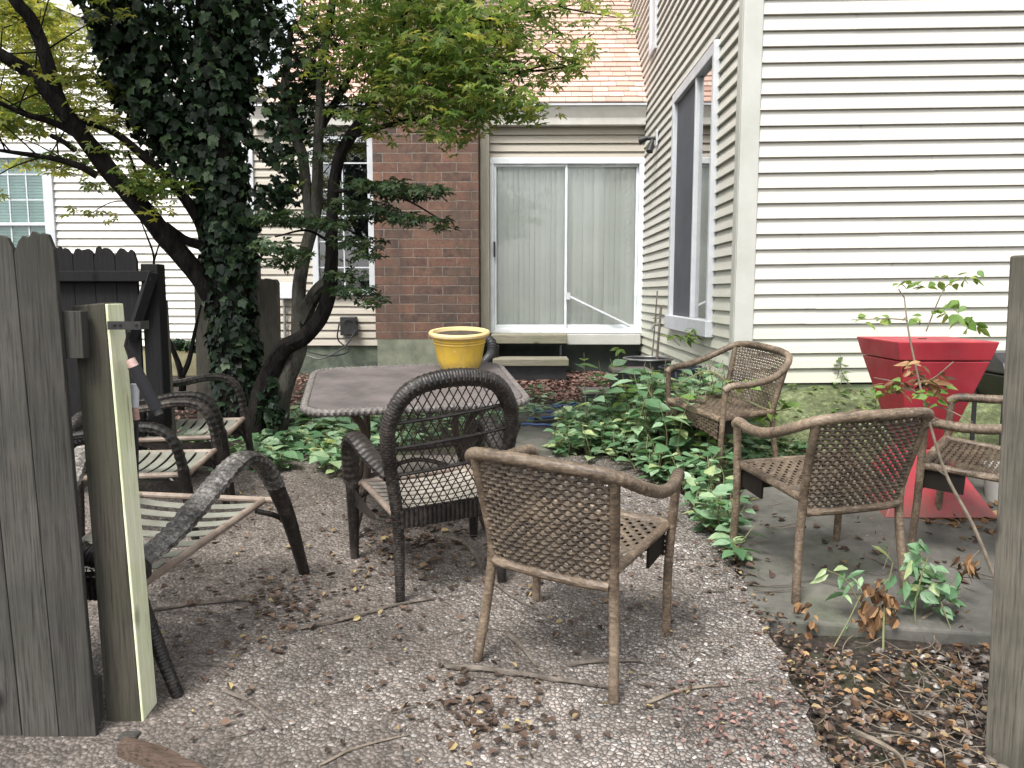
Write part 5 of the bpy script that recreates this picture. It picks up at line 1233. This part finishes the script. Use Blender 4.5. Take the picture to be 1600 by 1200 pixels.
# stones in the bed
def stones(n, polypx, r0, r1, lift):
    poly = [(G(*p).x, G(*p).y) for p in polypx]; xs = [p[0] for p in poly]; ys = [p[1] for p in poly]; mb = MB()
    base = [(-1, -1, -.6), (1, -1, -.6), (1, 1, -.6), (-1, 1, -.6)]
    t = (1+5**.5)/2; ico = [Vector(v).normalized() for v in ((-1, t, 0), (1, t, 0), (-1, -t, 0), (1, -t, 0), (0, -1, t), (0, 1, t), (0, -1, -t), (0, 1, -t), (t, 0, -1), (t, 0, 1), (-t, 0, -1), (-t, 0, 1))]
    fc = [(0,11,5),(0,5,1),(0,1,7),(0,7,10),(0,10,11),(1,5,9),(5,11,4),(11,10,2),(10,7,6),(7,1,8),(3,9,4),(3,4,2),(3,2,6),(3,6,8),(3,8,9),(4,9,5),(2,4,11),(6,2,10),(8,6,7),(9,8,1)]
    k = 0
    while k < n:
        x, y = random.uniform(min(xs), max(xs)), random.uniform(min(ys), max(ys))
        if not inpoly(x, y, poly): continue
        r = r0+(r1-r0)*random.random()**3; s = Vector((random.uniform(.7, 1.3), random.uniform(.7, 1.3), random.uniform(.45, .8)))*r; i = len(mb.v); c = Vector((x, y, gz(x, y)+lift+s.z*.3)); rot = Matrix.Rotation(random.random()*6, 3, 'Z')
        for v in ico: q = rot @ Vector((v.x*s.x, v.y*s.y, v.z*s.z))*random.uniform(.85, 1.1); mb.v.append(tuple(c+q))
        mb.f += [tuple(i+q for q in f) for f in fc]; k += 1
    return mb
o = obj('bed_stones', stones(1000, [(1240, 1000), (1560, 1000), (1580, 1260), (1330, 1260), (1250, 1080)], (.003), .021, -.045), MAT['stone'], auto=60); tag(o, 'loose pale stones and chips in the bed at the bottom right', 'stones', kind='stuff')
o = obj('patio_grit', stones(900, [(240, 1230), (1290, 1230), (1140, 890), (1000, 740), (420, 745), (240, 830)], .003, .009, .0), MAT['stone'], auto=60); tag(o, 'small loose grit and pale pebbles lying on the patio', 'grit', kind='stuff')
o = obj('pine_cone', MB().tube([Vector(G(658, 906))+Vector((0, 0, .005+.004*k)) for k in range(8)], [.008, .016, .018, .017, .014, .009, .004], 10, mod=lambda g, s: 1+.25*math.sin(5*g+s*300)), MAT['stick'], loc=tuple(G(658, 906))); tag(o, 'small dark round cone on the patio right of the wicker chair leg', 'cone')
# fine twigs
def twigstuff(name, label, n, polypx, ln, r, mat, lift):
    poly = [(G(*p).x, G(*p).y) for p in polypx]; xs = [p[0] for p in poly]; ys = [p[1] for p in poly]; mb = MB(); k = 0
    while k < n:
        x, y = random.uniform(min(xs), max(xs)), random.uniform(min(ys), max(ys))
        if not inpoly(x, y, poly): continue
        a = random.random()*6.28; l = ln*random.uniform(.3, 1.); pts = []
        bend = random.gauss(0, .5)
        for j in range(4): t = j/3-.5; b = a+bend*t; px_, py_ = x+math.cos(b)*l*t, y+math.sin(b)*l*t; pts.append((px_, py_, gz(px_, py_)+lift+r+random.random()*.012))
        mb.tube(spl(pts, 3), [r, r*.5], 5); k += 1
    tag(obj(name, mb, MAT[mat]), label, 'twigs', kind='stuff')
twigstuff('twigs', 'fine pale twigs crossing in the stony bed', 70, [(1240, 990), (1560, 1000), (1560, 1220), (1310, 1210), (1250, 1080)], .36, .0024, 'stick_pale', -.03)
twigstuff('twigs', 'fine dark twigs strewn over the patio', 330, [(240, 1190), (1260, 1190), (1140, 890), (1000, 740), (420, 745), (240, 830)], .16, .002, 'stick', .002)
twigstuff('twigs', 'fine twigs lying on the concrete slab', 30, [(1170, 940), (1540, 960), (1540, 800), (1160, 780)], .25, .003, 'stick', .008)
sticks = [([(698, 1046), (760, 1050), (870, 1066), (950, 1078)], .010, 'stick', 'long dark stick under the rear legs of the nearest woven chair'),
          ([(470, 985), (540, 970), (620, 948), (680, 938)], .008, 'stick', 'dark stick crossing the rear foot of the dark wicker chair'),
          ([(235, 957), (310, 946), (392, 940)], .006, 'stick', 'straight thin stick between the lounge chair and the wicker chair'),
          ([(705, 842), (735, 860), (760, 900), (800, 935), (840, 955)], .009, 'stick', 'curved pale-tipped stick between the wicker chair and woven chair'),
          ([(885, 1042), (940, 1036), (1000, 1036)], .008, 'stick', 'short dark stick beside the right rear leg of the nearest woven chair'),
          ([(795, 995), (820, 1020), (838, 1045)], .009, 'stick', 'short thick stick under the seat of the nearest woven chair'),
          ([(350, 1082), (400, 1105), (440, 1142)], .006, 'stick', 'bowed thin stick on bare patio near the timber'),
          ([(1010, 1102), (1070, 1080), (1140, 1073)], .006, 'stick_pale', 'pale straight twig on the patio right of the nearest woven chair'),
          ([(500, 1198), (560, 1170), (640, 1150)], .004, 'stick_pale', 'pale forked twig at the bottom middle of the patio'),
          ([(1325, 1140), (1400, 1180), (1420, 1215)], .007, 'stick_pale', 'long pale stick at the front of the stony bed'),
          ([(1350, 870), (1400, 895), (1440, 905)], .008, 'stick', 'dark stick on the slab below the second woven chair'),
          ([(1440, 970), (1480, 945), (1510, 930)], .006, 'stick_pale', 'pale twig propped on the slab edge')]
for pts, r, mt, lab in sticks:
    q = []
    for p in pts: g = G(*p); q.append((g.x, g.y, gz(g.x, g.y)+r*.9+.002))
    qq = resample(spl(q, 8), .01); ph = random.random()*9
    tag(obj('fallen_stick', MB().tube(qq, [r, r*1.05, r*.8, r*.45], 8, mod=lambda g, s: 1+.15*math.sin(3*g+s*40+ph)), MAT[mt], loc=q[0]), lab, 'stick', 'fallen sticks on the patio')
